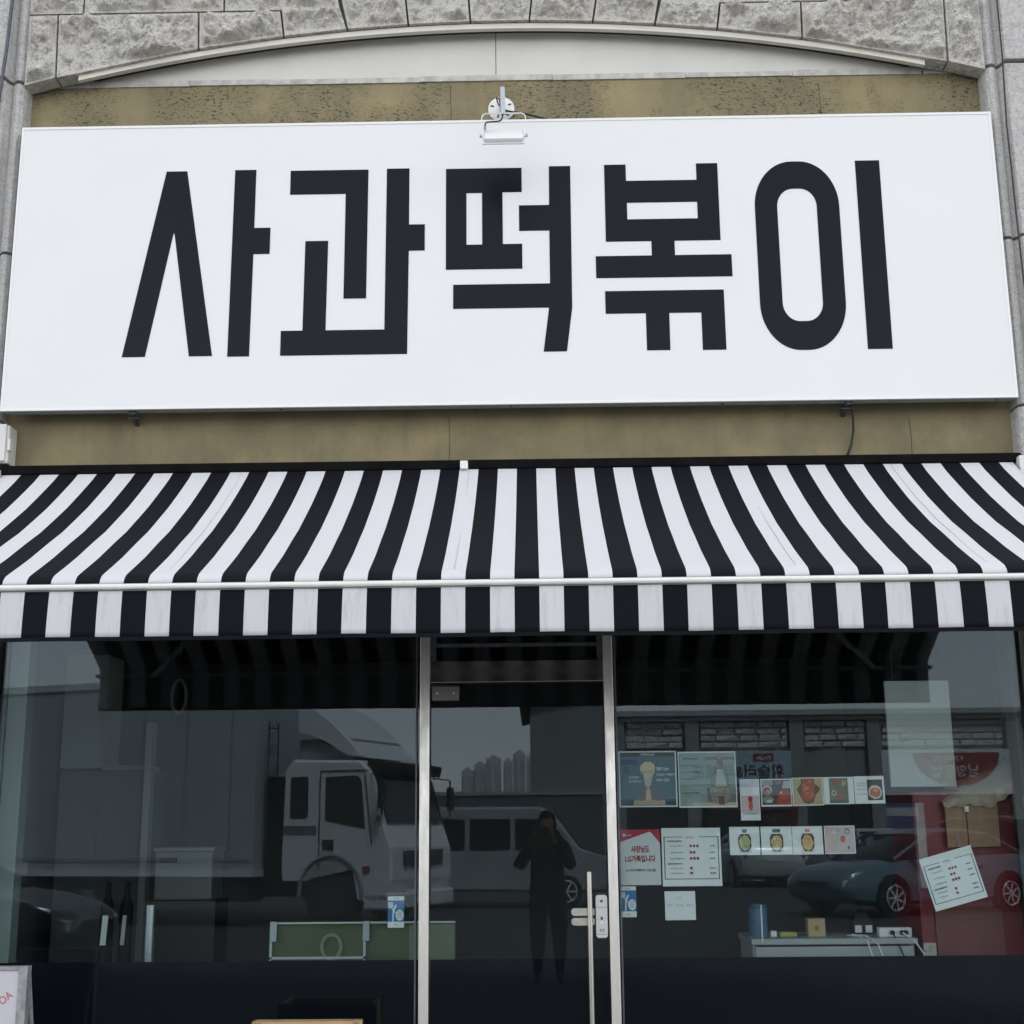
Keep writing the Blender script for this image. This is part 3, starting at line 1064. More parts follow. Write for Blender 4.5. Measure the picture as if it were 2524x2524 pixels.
b = MB()
b.tube([(0.262, -0.055, 0.30), (0.262, -0.055, 1.297)], 0.0125, 14)
h = b.build('pull_handle', M_BRUSH, door, smooth=True)
for z in (0.45, 1.15):
    b = MB()
    b.tube([(0.262, -0.055, z), (0.262, 0.0, z)], 0.008, 10)
    b.build('standoff', M_BRUSH, h, smooth=True)
b = MB()
pts = rrect(0.172, 0.30, 1.041, 1.123, 0.036, 6)
b.prism_xz([p for p in pts if p[1] > 1.086] + [(0.172, 1.0865), (0.30, 1.0865)][:0], -0.022, 0.022) if False else None
b.prism_xz(rrect(0.172, 0.290, 1.087, 1.123, 0.016, 5), -0.022, 0.022)
b.prism_xz(rrect(0.172, 0.290, 1.041, 1.077, 0.016, 5), -0.022, 0.022)
b.build('patch_lock', mat('worn_satin_steel', (0.48, 0.47, 0.43), 0.4, metal=0.8, var=0.15, vscale=30), door, bevel=0.003)
b = MB()
b.prism_xz(rrect(0.286, 0.353, 0.972, 1.198, 0.024, 6), -0.024, -0.006)
b.build('lock_base', M_BLKPL, door, bevel=0.004)
lockb = MB()
lockb.prism_xz(rrect(0.2915, 0.348, 0.984, 1.186, 0.014, 6), -0.040, -0.020)
lo_ = lockb.build('digital_lock', mat('silver_grey_plastic', (0.66, 0.66, 0.68), 0.35), door, bevel=0.005)
b = MB()
b.box(0.2935, 0.346, -0.0412, -0.0395, 1.127, 1.1295)
b.box(0.2935, 0.346, -0.0412, -0.0395, 1.000, 1.0025)
b.build('seam', flat((0.25, 0.25, 0.26)), lo_)
b = MB()
b.prism_xz(rrect(0.313, 0.327, 1.150, 1.164, 0.006), -0.0415, -0.0395)
b.prism_xz(blob(0.320, 1.076, 0.0065, 0.0085, 14, 0, 2), -0.0413, -0.0395)
b.build('key_port', flat((0.10, 0.10, 0.11)), lo_)
b = MB()
b.prism_xz(blob(0.320, 1.056, 0.006, 0.007, 14, 0, 2), -0.0413, -0.0395)
b.build('button', flat((0.85, 0.85, 0.86)), lo_)
b = MB()
text_into(b, 'DIGITAL', 0.309, 0.333, 1.022, 1.0275, -0.0411)
b.build('lettering', flat((0.2, 0.2, 0.22)), lo_) if False else None
b = MB()
for r_ in range(2):
    for c_ in range(3):
        b.box(0.309 + c_ * 0.0085, 0.3155 + c_ * 0.0085, -0.0411, -0.0397, 1.013 + r_ * 0.0075, 1.0185 + r_ * 0.0075)
b.build('keypad_print', flat((0.24, 0.24, 0.26)), lo_)

# ================================================================== POSTERS AND NOTICES behind the glass
PY = 0.0095          # front of the paper, a few millimetres behind the pane


class Sheet:
    """a paper sheet behind the pane with printed layers; local frame is centred, rotated by rot"""

    def __init__(self, name, label, cat, x0, x1, z0, z1, rot=0.0, corner=0.0, col=M_PAPER, group=None):
        self.cx, self.cz, self.w, self.h, self.rot = (x0 + x1) / 2, (z0 + z1) / 2, x1 - x0, z1 - z0, rot
        self.root = thing(name, label, cat, (self.cx, PY, z0), group=group)
        self.k = 0
        hw, hh = self.w / 2, self.h / 2
        pts = rrect(-hw, hw, -hh, hh, corner) if corner else [(-hw, -hh), (hw, -hh), (hw, hh), (-hw, hh)]
        self.put([pts], col, 'sheet', y0=PY, y1=PY + 0.0012)

    def tr(self, p):
        a, b_ = p
        return (self.cx + a * math.cos(self.rot) - b_ * math.sin(self.rot), self.cz + a * math.sin(self.rot) + b_ * math.cos(self.rot))

    def put(self, polys, m, name='print', y0=None, y1=None):
        self.k += 1
        y0 = PY - 0.00025 * self.k if y0 is None else y0
        y1 = PY + 0.0003 if y1 is None else y1
        mb = MB()
        for pl_ in polys:
            mb.prism_xz([self.tr(p) for p in pl_], y0, y1)
        return mb.build(name, m if not isinstance(m, tuple) else flat(m), self.root, fix=False)

    def rect(self, x0, x1, z0, z1, m, name='print'):
        return self.put([[(x0 * self.w / 2, z0 * self.h / 2), (x1 * self.w / 2, z0 * self.h / 2), (x1 * self.w / 2, z1 * self.h / 2), (x0 * self.w / 2, z1 * self.h / 2)]], m, name)

    def poly(self, pts, m, name='print'):
        return self.put([[(a * self.w / 2, b_ * self.h / 2) for a, b_ in pts]], m, name)

    def ell(self, cx, cz, rx, rz_, m, name='print', jit=0.0, n=20, seed=1):
        return self.put([[(a * self.w / 2, b_ * self.h / 2) for a, b_ in blob(cx, cz, rx, rz_, n, jit, seed)]], m, name)

    def lines(self, rects, m, name='print'):
        return self.put([[(a * self.w / 2, c * self.h / 2), (b_ * self.w / 2, c * self.h / 2), (b_ * self.w / 2, d * self.h / 2), (a * self.w / 2, d * self.h / 2)] for a, b_, c, d in rects], m, name)

    def text(self, items, m, bold=0.0):
        """items: (body, x0, x1, z0, z1) in half-size units"""
        self.k += 1
        for body, x0, x1, z0, z1 in items:
            mb = MB()
            vs, fs = text_pts(body, bold)
            out = []
            for a, b_ in vs:
                X, Z = self.tr(((x0 + a * (x1 - x0)) * self.w / 2, (z0 + b_ * (z1 - z0)) * self.h / 2))
                out.append((X, PY - 0.00025 * self.k, Z))
            mb.add(out, fs)
            mb.build('lettering', flat(m), self.root, fix=False)


def scribble(sh, x0, x1, z0, z1, m, seed, n=7):
    rr = random.Random(seed)
    rects = []
    x = x0
    while x < x1:
        wd = (x1 - x0) / n * rr.uniform(0.4, 0.9)
        rects.append((x, min(x1, x + wd), z0 + rr.uniform(0, 0.3) * (z1 - z0), z1 - rr.uniform(0, 0.3) * (z1 - z0)))
        x += wd + (x1 - x0) / n * 0.22
    sh.lines(rects, m, 'fine_print')


WHT = (0.78, 0.80, 0.80)
# 1 blue poster with a fair-haired figure
p = Sheet('poster', 'blue poster of a fair haired figure with pressed palms on the shop window', 'poster', 0.4245, 0.7165, 1.607, 1.884)
p.rect(-0.95, 0.95, -0.95, 0.95, (0.075, 0.15, 0.20), 'picture')
p.rect(-0.95, 0.95, 0.80, 0.945, (0.03, 0.045, 0.065))
p.rect(-0.93, -0.35, 0.52, 0.70, (0.02, 0.06, 0.16))
p.rect(-0.95, 0.95, -0.93, -0.72, (0.03, 0.06, 0.085))
p.poly([(-0.42, -0.9), (-0.32, -0.45), (-0.12, -0.25), (0.14, -0.25), (0.34, -0.45), (0.46, -0.9)], (0.13, 0.13, 0.14))
p.poly([(-0.52, -0.93), (-0.50, -0.75), (-0.2, -0.78), (0.0, -0.70), (0.3, -0.78), (0.56, -0.74), (0.58, -0.93)], (0.42, 0.33, 0.24))
p.poly([(-0.10, -0.72), (-0.05, -0.35), (0.0, -0.30), (0.06, -0.35), (0.10, -0.72)], (0.50, 0.42, 0.34))
p.poly([(-0.11, -0.20), (-0.15, 0.10), (-0.10, 0.32), (0.12, 0.32), (0.16, 0.10), (0.10, -0.20), (0.03, -0.30), (-0.04, -0.30)], (0.50, 0.42, 0.36))
p.ell(0.0, 0.36, 0.25, 0.28, (0.60, 0.55, 0.38), 'print', 0.12, 22, 5)
p.poly([(-0.16, 0.12), (-0.06, 0.24), (0.02, 0.14), (0.10, 0.24), (0.18, 0.10), (0.2, 0.3), (-0.2, 0.3)], (0.48, 0.42, 0.28))
p.text([('고객만족센터', -0.27, 0.25, 0.82, 0.92), ('SBS Seri', 0.30, 0.74, 0.30, 0.42), ('맛있는 떡볶이', 0.30, 0.92, 0.10, 0.20), ('NEW 방송', 0.30, 0.74, -0.10, 0.02), ('안녕하세요', -0.66, -0.30, 0.02, 0.10), ('감사합니다', -0.66, -0.22, -0.13, -0.04)], (0.75, 0.78, 0.80), 0.01)
p.text([('웃음', -0.82, -0.64, 0.2, 0.45)], (0.02, 0.03, 0.05), 0.02)
# 2 pale poster with a standing figure
p = Sheet('poster', 'pale green poster of a standing aproned figure on the shop window', 'poster', 0.724, 1.016, 1.602, 1.879)
p.rect(-0.96, 0.96, -0.94, 0.95, (0.26, 0.33, 0.31), 'picture')
p.rect(-0.05, 0.96, 0.55, 0.95, (0.34, 0.33, 0.29))
p.rect(-0.05, 0.96, 0.70, 0.80, (0.20, 0.18, 0.15))
p.rect(-0.02, 0.96, -0.82, -0.30, (0.14, 0.17, 0.17))
p.rect(-0.55, 0.96, -0.94, -0.82, (0.48, 0.43, 0.34))
p.poly([(0.14, 0.10), (0.28, 0.42), (0.44, 0.44), (0.60, 0.42), (0.72, 0.10), (0.80, -0.55), (0.66, -0.86), (0.20, -0.86), (0.06, -0.5)], (0.27, 0.24, 0.21))
p.poly([(0.34, 0.36), (0.56, 0.36), (0.66, -0.25), (0.26, -0.25)], (0.44, 0.50, 0.47))
p.ell(0.45, 0.60, 0.10, 0.16, (0.24, 0.12, 0.08))
p.ell(0.44, 0.82, 0.09, 0.10, (0.33, 0.29, 0.25))
p.rect(0.36, 0.56, -0.90, -0.60, (0.15, 0.08, 0.06))
scribble(p, -0.82, -0.30, 0.70, 0.78, (0.10, 0.12, 0.12), 3, 6)
for zz, sd in ((0.48, 4), (0.24, 5), (0.0, 6), (-0.5, 7)):
    scribble(p, -0.88, -0.28, zz, zz + 0.045, (0.13, 0.15, 0.15), sd, 8)
# 3 narrow strip
p = Sheet('poster', 'narrow white strip poster with two red pepper shapes on the shop window', 'poster', 1.0305, 1.1285, 1.537, 1.7395)
p.rect(-0.96, 0.96, 0.60, 0.97, (0.62, 0.60, 0.66))
p.rect(-0.9, 0.92, -0.62, 0.2, (0.60, 0.50, 0.52))
p.ell(0.02, 0.02, 0.24, 0.16, (0.32, 0.03, 0.05), 'print', 0.08, 16, 3)
p.ell(0.05, -0.30, 0.22, 0.24, (0.55, 0.10, 0.06), 'print', 0.06, 16, 4)
p.text([('사과떡볶이', -0.82, 0.86, -0.72, -0.64)], (0.12, 0.12, 0.14), 0.01)
# 4-7 upper row of food pictures
RED = (0.38, 0.055, 0.025)
p = Sheet('food_picture', 'food picture of red stew bowls beside the narrow strip poster', 'picture', 1.1355, 1.2895, 1.604, 1.7395, 0.004)
p.rect(-0.93, 0.93, -0.88, 0.92, (0.055, 0.055, 0.05), 'picture')
p.rect(-0.93, -0.2, 0.55, 0.92, (0.30, 0.31, 0.27))
p.ell(-0.60, 0.22, 0.33, 0.32, (0.55, 0.53, 0.47), 'print', 0.03, 20, 2)
p.ell(-0.62, 0.18, 0.26, 0.24, RED, 'print', 0.12, 18, 3)
p.ell(-0.55, 0.10, 0.09, 0.08, (0.60, 0.30, 0.18), 'print', 0.2, 12, 5)
p.ell(-0.55, -0.48, 0.36, 0.30, (0.20, 0.25, 0.18), 'print', 0.18, 18, 6)
p.ell(-0.48, -0.62, 0.22, 0.14, (0.50, 0.52, 0.42), 'print', 0.2, 14, 7)
p.poly([(0.02, -0.1), (0.25, 0.22), (0.7, 0.22), (0.92, 0.0), (0.92, -0.86), (0.05, -0.86), (-0.02, -0.6)], (0.34, 0.05, 0.025))
p.ell(0.48, -0.30, 0.30, 0.20, (0.45, 0.10, 0.05), 'print', 0.2, 16, 8)
p.poly([(0.38, 0.30), (0.50, 0.84), (0.92, 0.84), (0.92, 0.30)], (0.42, 0.45, 0.43))
p.poly([(-0.1, 0.84), (0.42, 0.84), (0.3, 0.62), (0.05, 0.60)], (0.40, 0.10, 0.08))
p.ell(0.3, 0.0, 0.08, 0.08, (0.62, 0.52, 0.38), 'print', 0.1, 12, 9)
p = Sheet('food_picture', 'food picture of one large red rice cake pan on the shop window', 'picture', 1.293, 1.448, 1.606, 1.745, 0.012)
p.rect(-0.94, 0.94, -0.92, 0.93, (0.46, 0.37, 0.20), 'picture')
p.poly([(-0.72, 0.15), (-0.42, 0.55), (-0.40, 0.92), (0.42, 0.92), (0.46, 0.55), (0.80, 0.25), (0.74, 0.0), (0.52, -0.2), (0.32, -0.75), (0.0, -0.88), (-0.28, -0.78), (-0.5, -0.3)], (0.09, 0.065, 0.045))
p.poly([(-0.40, 0.30), (-0.30, 0.90), (0.36, 0.90), (0.46, 0.3), (0.40, -0.35), (0.18, -0.74), (-0.12, -0.74), (-0.40, -0.35)], (0.40, 0.075, 0.03))
for k in range(14):
    rr = random.Random(60 + k)
    p.ell(rr.uniform(-0.28, 0.32), rr.uniform(-0.5, 0.78), 0.11, 0.08, (rr.uniform(0.45, 0.68), rr.uniform(0.12, 0.26), 0.07), 'print', 0.25, 10, k)
p = Sheet('food_picture', 'food picture of four small dishes on a grey green ground', 'picture', 1.4505, 1.6015, 1.612, 1.746, 0.004)
p.rect(-0.63, 0.62, -0.92, 0.92, (0.15, 0.16, 0.13), 'picture')
p.ell(-0.15, 0.66, 0.19, 0.24, (0.42, 0.07, 0.05), 'print', 0.1, 14, 1)
p.poly([(0.18, 0.42), (0.28, 0.85), (0.38, 0.60), (0.56, 0.80), (0.44, 0.42), (0.30, 0.30)], (0.45, 0.36, 0.15))
p.ell(-0.33, -0.18, 0.17, 0.20, (0.62, 0.54, 0.40), 'print', 0.02, 18, 1)
p.ell(-0.33, -0.18, 0.11, 0.13, (0.45, 0.10, 0.07), 'print', 0.1, 14, 2)
p.ell(0.18, -0.38, 0.17, 0.26, (0.42, 0.10, 0.06), 'print', 0.15, 14, 3)
p.poly([(-0.42, 0.0), (-0.38, 0.25), (-0.36, 0.25), (-0.38, 0.0)], (0.55, 0.45, 0.25))
p = Sheet('food_picture', 'food picture of a pink soup bowl beside small grey captions', 'picture', 1.6045, 1.754, 1.6135, 1.749, 0.010)
p.rect(-0.14, 0.88, -0.76, 0.74, (0.055, 0.06, 0.065), 'picture')
p.ell(0.36, -0.16, 0.46, 0.50, (0.62, 0.57, 0.48), 'print', 0.06, 22, 2)
p.ell(0.38, -0.20, 0.36, 0.34, (0.50, 0.14, 0.09), 'print', 0.08, 18, 3)
p.ell(0.40, -0.05, 0.16, 0.10, (0.66, 0.36, 0.26), 'print', 0.2, 12, 4)
for zz, sd in ((0.45, 1), (0.28, 2), (0.0, 3), (-0.35, 4)):
    scribble(p, -0.82, -0.2, zz, zz + 0.10, (0.42, 0.42, 0.42), sd, 5)
# 8-11 lower row of rice bowls and a pink card
for i, (x0, x1, lab, hc, fc, rim) in enumerate((
        (0.968, 1.1175, 'white card showing a green rice bowl under a small blue caption', (0.05, 0.12, 0.16), (0.47, 0.47, 0.25), (0.10, 0.022, 0.015)),
        (1.1245, 1.278, 'white card showing a yellow rice bowl under a dark green caption', (0.02, 0.06, 0.035), (0.52, 0.44, 0.20), (0.11, 0.028, 0.018)),
        (1.2805, 1.4315, 'white card showing an orange rice bowl under a salmon caption', (0.60, 0.26, 0.16), (0.60, 0.45, 0.20), (0.16, 0.03, 0.022)))):
    p = Sheet('food_picture', lab, 'picture', x0, x1, 1.3695, 1.506, 0.002 * i)
    p.rect(-0.42, 0.44, -0.84, 0.50, (0.60, 0.63, 0.62))
    p.rect(-0.15 - 0.1 * (i == 1), 0.16 + 0.1 * (i == 1), 0.58, 0.82, hc, 'caption')
    p.poly([(-0.43, -0.3), (-0.43, 0.22), (-0.27, 0.48), (0.27, 0.48), (0.43, 0.22), (0.43, -0.42), (0.24, -0.78), (-0.22, -0.78)], rim)
    p.ell(0.0, -0.14, 0.36, 0.54, fc, 'print', 0.09, 20, 20 + i)
    for k in range(7):
        rr = random.Random(100 + i * 20 + k)
        c_ = [(0.36, 0.40, 0.18), (0.62, 0.52, 0.26), (0.62, 0.34, 0.14)][i]
        f_ = rr.uniform(0.75, 1.2)
        p.ell(rr.uniform(-0.2, 0.2), rr.uniform(-0.5, 0.25), 0.09, 0.08, tuple(x * f_ for x in c_), 'print', 0.3, 9, k)
p = Sheet('food_picture', 'pink card showing an orange dish and small side plates', 'picture', 1.440, 1.592, 1.371, 1.507, 0.004)
p.rect(-0.95, 0.95, -0.93, 0.94, (0.56, 0.49, 0.48), 'picture')
p.rect(-0.95, -0.45, -0.93, 0.94, (0.60, 0.46, 0.44))
p.ell(0.20, 0.06, 0.17, 0.25, (0.56, 0.19, 0.10), 'print', 0.03, 18, 1)
p.ell(0.50, 0.60, 0.16, 0.22, (0.16, 0.20, 0.24), 'print', 0.1, 14, 2)
p.ell(0.50, 0.58, 0.10, 0.13, (0.50, 0.52, 0.54), 'print', 0.1, 14, 3)
p.ell(-0.06, 0.68, 0.13, 0.15, (0.45, 0.43, 0.42), 'print', 0.1, 14, 4)
p.poly([(-0.2, -0.35), (0.22, -0.80), (0.14, -0.82), (-0.24, -0.42)], (0.62, 0.55, 0.44))
p.ell(0.55, -0.55, 0.06, 0.13, (0.22, 0.15, 0.12))
# 12 red-topped telecom notice
p = Sheet('notice', 'white notice with a red peaked top and dark red Korean text', 'notice', 0.422, 0.621, 1.229, 1.4975, 0.0, 0.006, mat('pale_card', (0.62, 0.63, 0.64), 0.5))
p.poly([(-1, 0.55), (-1, 0.97), (-0.97, 1), (0.97, 1), (1, 0.97), (1, 0.5), (0.58, 0.88), (0.48, 0.92)], (0.40, 0.02, 0.05))
p.ell(-0.80, 0.80, 0.06, 0.05, (0.78, 0.72, 0.74))
p.text([('LG U+', -0.72, -0.42, 0.765, 0.835)], (0.75, 0.70, 0.72), 0.01)
p.text([('사장님도', -0.46, 0.46, 0.16, 0.42), ('LG가족입니다', -0.76, 0.74, -0.18, 0.07)], (0.30, 0.01, 0.03), 0.03)
p.text([('U+ 우리가게패키지 가입 매장', -0.74, 0.76, -0.52, -0.42)], (0.06, 0.06, 0.08), 0.02)


def menu(x0, x1, z0, z1, rot, label, seed):
    p = Sheet('menu_sheet', label, 'menu', x0, x1, z0, z1, rot)
    ink = (0.05, 0.09, 0.10)
    p.lines([(-0.93, -0.90, -0.74, 0.70), (0.90, 0.93, -0.74, 0.70), (-0.93, 0.93, -0.765, -0.74), (-0.93, -0.30, 0.68, 0.70), (0.26, 0.93, 0.68, 0.70)], ink, 'menu_border')
    p.text([('사과떡볶이', -0.20, 0.10, 0.62, 0.72)], (0.42, 0.05, 0.04), 0.0)
    rr = random.Random(seed)
    for zz, nd in ((0.38, 3), (0.16, 2), (-0.05, 3), (-0.38, 1), (-0.55, 1)):
        for k in range(nd):
            p.ell(-0.02 + k * 0.115, zz, 0.045, 0.05, (0.28, 0.035, 0.025), 'print', 0.08, 10, k)
        scribble(p, -0.72, -0.72 + rr.uniform(0.35, 0.5), zz - 0.03, zz + 0.025, (0.40, 0.44, 0.45), seed + int(zz * 100) + 60, 6)
        scribble(p, 0.62, 0.80, zz - 0.03, zz + 0.025, (0.16, 0.18, 0.19), seed + int(zz * 90) + 80, 3)
    for zz in (0.55, -0.23):
        scribble(p, -0.80, -0.32, zz - 0.03, zz + 0.025, (0.10, 0.12, 0.13), seed + int(zz * 70) + 200, 6)
    return p


menu(0.629, 0.9225, 1.222, 1.503, 0.0, 'white bordered menu sheet hanging straight beside the red topped notice', 11)
menu(1.928, 2.197, 1.121, 1.378, 0.258, 'white bordered menu sheet taped askew before the red cabinet', 12)
p = Sheet('memo_sheet', 'plain white memo with a faint handwritten line', 'memo', 0.6355, 0.786, 1.0615, 1.1985, 0.004)
p.text([('7/15', -0.30, 0.06, 0.44, 0.62), ('010 - 2218 - 4415', -0.84, 0.84, -0.06, 0.10)], (0.36, 0.37, 0.37))
for x0, x1, z0, z1, lab in ((0.416, 0.495, 1.077, 1.2235, 'blue and white phone shaped sticker beneath the red topped notice'), (-0.7355, -0.6545, 1.0365, 1.1855, 'blue and white phone shaped sticker on the window left of the door')):
    p = Sheet('window_sticker', lab, 'sticker', x0, x1, z0, z1, 0.0, 0.004)
    p.rect(-1, 1, -0.62, 0.74, (0.03, 0.17, 0.38))
    p.poly([(-0.98, 0.28), (-0.98, 0.68), (-0.7, 0.62), (-0.40, 0.66), (-0.30, 0.35), (-0.62, 0.22)], (0.50, 0.62, 0.70))
    p.poly([(-0.45, -0.61), (-0.40, 0.10), (-0.55, 0.3), (-0.35, 0.2), (0.02, 0.50), (0.08, 0.40), (-0.18, 0.05), (0.22, -0.08), (0.18, -0.14), (-0.22, -0.02), (-0.28, -0.61)], (0.72, 0.76, 0.78))
    p.ell(0.46, -0.20, 0.50, 0.36, (0.70, 0.75, 0.78))
    p.text([('휴대폰', 0.22, 0.70, -0.06, 0.04), ('간편결제', 0.14, 0.78, -0.22, -0.12), ('가맹점', 0.22, 0.70, -0.38, -0.28)], (0.08, 0.16, 0.26), 0.01)
    p.text([('coupay', -0.26, 0.30, 0.84, 0.90), ('제로', -0.14, 0.22, -0.86, -0.76)], (0.22, 0.22, 0.22)) if False else p.lines([(-0.3, 0.3, 0.85, 0.89), (-0.14, 0.2, -0.84, -0.78)], (0.3, 0.32, 0.33))
# faint pencil strip on the window left of the counter
b = MB()
b.box(1.105, 1.112, 0.012, 0.018, 0.95, 1.13)
tag(recentre(b.build('plastic_stick', flat((0.55, 0.57, 0.58)))), 'thin pale stick standing at the left end of the counter', 'stick')

# ================================================================== IN FRONT OF THE SHOP
ss = thing('standing_sign', 'white standing sign in a scuffed grey frame with slanted red letters', 'sign', (-2.62, -0.52, 0.10))
b = MB()
b.box(-2.90, -2.357, -0.512, -0.500, 0.16, 0.902)
b.build('sign_face', mat('sign_sheet_lilac_white', (0.62, 0.61, 0.68), 0.5), ss)
M_SCUFF = mat('scuffed_grey_frame', (0.34, 0.355, 0.37), 0.55, metal=0.3, var=0.35, vscale=25, bump=0.2)
for x0, x1, z0, z1 in ((-2.36, -2.318, 0.12, 0.916), (-2.94, -2.90, 0.12, 0.916), (-2.90, -2.36, 0.898, 0.916), (-2.90, -2.36, 0.12, 0.165)):
    b = MB()
    b.box(x0, x1, -0.522, -0.47, z0, z1)
    b.build('frame_rail', M_SCUFF, ss, bevel=0.003)
b = MB()
text_into(b, 'OA', -2.445, -2.383, 0.762, 0.797, -0.5128, 0.0, False, R(38))
b.build('lettering', flat((0.50, 0.06, 0.05)), ss)
for x in (-2.93, -2.33):
    b = MB()
    b.tube([(x, -0.48, 0.9), (x, -0.22, 0.11)], 0.012, 8)
    b.build('rear_leg', M_SCUFF, ss)

cr = thing('wooden_crate', 'pale pine open crate standing before the black window film', 'crate', (-1.07, -0.47, 0.10))
for x in (-1.325, -0.850):
    for y in (-0.30, -0.60):
        b = MB()
        b.box(x, x + 0.035, y - 0.03, y, 0.10, 0.646)
        b.build('corner_post', M_WOOD, cr, bevel=0.002)
for k in range(4):
    z0 = 0.115 + k * 0.134
    for y0, y1 in ((-0.627, -0.607), (-0.325, -0.305)):
        b = MB()
        b.box(-1.289, -0.851, y0, y1, z0, z0 + 0.127)
        b.build('slat', M_WOOD, cr, bevel=0.002)
    for x0 in (-1.319, -0.846):
        b = MB()
        b.box(x0, x0 + 0.02, -0.597, -0.335, z0, z0 + 0.127)
        b.build('slat', M_WOOD, cr, bevel=0.002)
b = MB()
b.box(-1.315, -0.815, -0.299, -0.285, 0.30, 0.650)
b.build('back_board', M_WOODD, cr)
b = MB()
b.box(-1.29, -0.85, -0.60, -0.33, 0.12, 0.14)
b.build('bottom_board', M_WOODD, cr)

# ================================================================== INSIDE THE SHOP
ct = thing('counter', 'low pale counter unit standing behind the right window', 'counter', (1.525, 0.55, 0.105))
M_CTR = mat('pale_laminate', (0.40, 0.42, 0.42), 0.5, var=0.05)
for nm, bx_ in (('counter_top', (1.10, 1.95, 0.32, 0.80, 0.915, 0.945)), ('drawer_front', (1.12, 1.93, 0.335, 0.36, 0.74, 0.905)), ('panel', (1.12, 1.93, 0.34, 0.36, 0.12, 0.73)), ('side_panel', (1.11, 1.13, 0.36, 0.79, 0.105, 0.914)), ('side_panel', (1.92, 1.94, 0.36, 0.79, 0.105, 0.914))):
    b = MB()
    b.box(*bx_)
    b.build(nm, M_CTR, ct, bevel=0.004)
cn = thing('canister', 'blue cylindrical canister on the counter', 'canister', (1.165, 0.5, 0.945))
b = MB()
b.lathe([(0.048, 0), (0.050, 0.005), (0.050, 0.14), (0.046, 0.147)], (1.165, 0.5, 0.945), 'z', 20)
b.build('body', mat('dusty_blue_plastic', (0.07, 0.17, 0.26), 0.45), cn, smooth=True)
b = MB()
b.lathe([(0.052, 0), (0.052, 0.018), (0.04, 0.022)], (1.165, 0.5, 1.0925), 'z', 20)
b.build('lid', mat('dark_blue_plastic', (0.04, 0.09, 0.14), 0.45), cn, smooth=True)
bx_ = thing('carton', 'small tan carton standing on the counter', 'carton', (1.465, 0.5, 0.945))
b = MB()
b.box(1.42, 1.51, 0.46, 0.54, 0.945, 1.035)
b.build('body', mat('tan_card', (0.46, 0.36, 0.20), 0.7, var=0.08), bx_, bevel=0.002)
b = MB()
b.box(1.455, 1.475, 0.4585, 0.46, 0.975, 1.0)
b.build('print', flat((0.25, 0.17, 0.08)), bx_)
ps = thing('power_strip', 'white power strip with plugs lying on the counter', 'power strip', (1.855, 0.42, 0.945))
b = MB()
b.box(1.77, 1.94, 0.385, 0.44, 0.945, 0.992)
b.build('body', M_WHITE, ps, bevel=0.006)
for x in (1.835, 1.885, 1.905):
    b = MB()
    b.lathe([(0.012, 0), (0.012, -0.02), (0.006, -0.024)], (x, 0.385, 0.968), 'y', 10)
    b.build('plug', M_BLKPL, ps)
for i, (pp, m_, lab) in enumerate((
        ([(1.835, 0.36, 0.967), (1.845, 0.335, 0.93), (1.87, 0.315, 0.86), (1.89, 0.30, 0.70), (1.90, 0.30, 0.30)], M_CABLE, 'black cord hanging from the power strip'),
        ([(1.885, 0.36, 0.967), (1.93, 0.32, 0.935), (1.97, 0.30, 0.87), (1.985, 0.30, 0.70), (1.985, 0.30, 0.30)], M_WHITE, 'white cord curling from the power strip over the counter end'),
        ([(1.62, 0.46, 0.95), (1.66, 0.36, 0.952), (1.69, 0.31, 0.93), (1.71, 0.30, 0.85), (1.715, 0.30, 0.4)], M_WHITE, 'white cord hanging over the middle of the counter'),
        ([(1.64, 0.44, 0.956), (1.69, 0.34, 0.955), (1.74, 0.305, 0.92), (1.765, 0.30, 0.85), (1.77, 0.30, 0.4)], M_WHITE, 'white cord hanging beside another cord near the power strip'))):
    b = MB()
    b.tube(pp, 0.004, 6)
    tag(recentre(b.build('cord', m_, None, smooth=True)), lab, 'cord')
b = MB()
b.box(1.27, 1.36, 0.45, 0.52, 0.945, 0.968)
tag(recentre(b.build('sponge', mat('yellow_sponge', (0.42, 0.40, 0.12), 0.9), bevel=0.006)), 'yellow sponge block on the counter beside the blue canister', 'sponge')
b = MB()
b.box(1.225, 1.255, 0.46, 0.50, 0.945, 0.975)
tag(recentre(b.build('box', M_WHITE, bevel=0.003)), 'tiny white box on the counter between canister and sponge', 'box')
kt = thing('bag', 'small clear topped bag of black and white items behind the power strip', 'bag', (1.73, 0.62, 0.945))
b = MB()
b.loft([[(1.68, 0.58, 0.945), (1.79, 0.58, 0.945), (1.79, 0.66, 0.945), (1.68, 0.66, 0.945)], [(1.675, 0.575, 1.0), (1.795, 0.575, 1.0), (1.795, 0.665, 1.0), (1.675, 0.665, 1.0)], [(1.70, 0.61, 1.06), (1.77, 0.61, 1.06), (1.77, 0.63, 1.06), (1.70, 0.63, 1.06)]])
b.build('body', mat('bag_black', (0.03, 0.03, 0.035), 0.3), kt, bevel=0.01)
for x in (1.69, 1.745):
    b = MB()
    b.box(x, x + 0.035, 0.5735, 0.577, 0.955, 0.992)
    b.build('label', M_WHITE, kt)

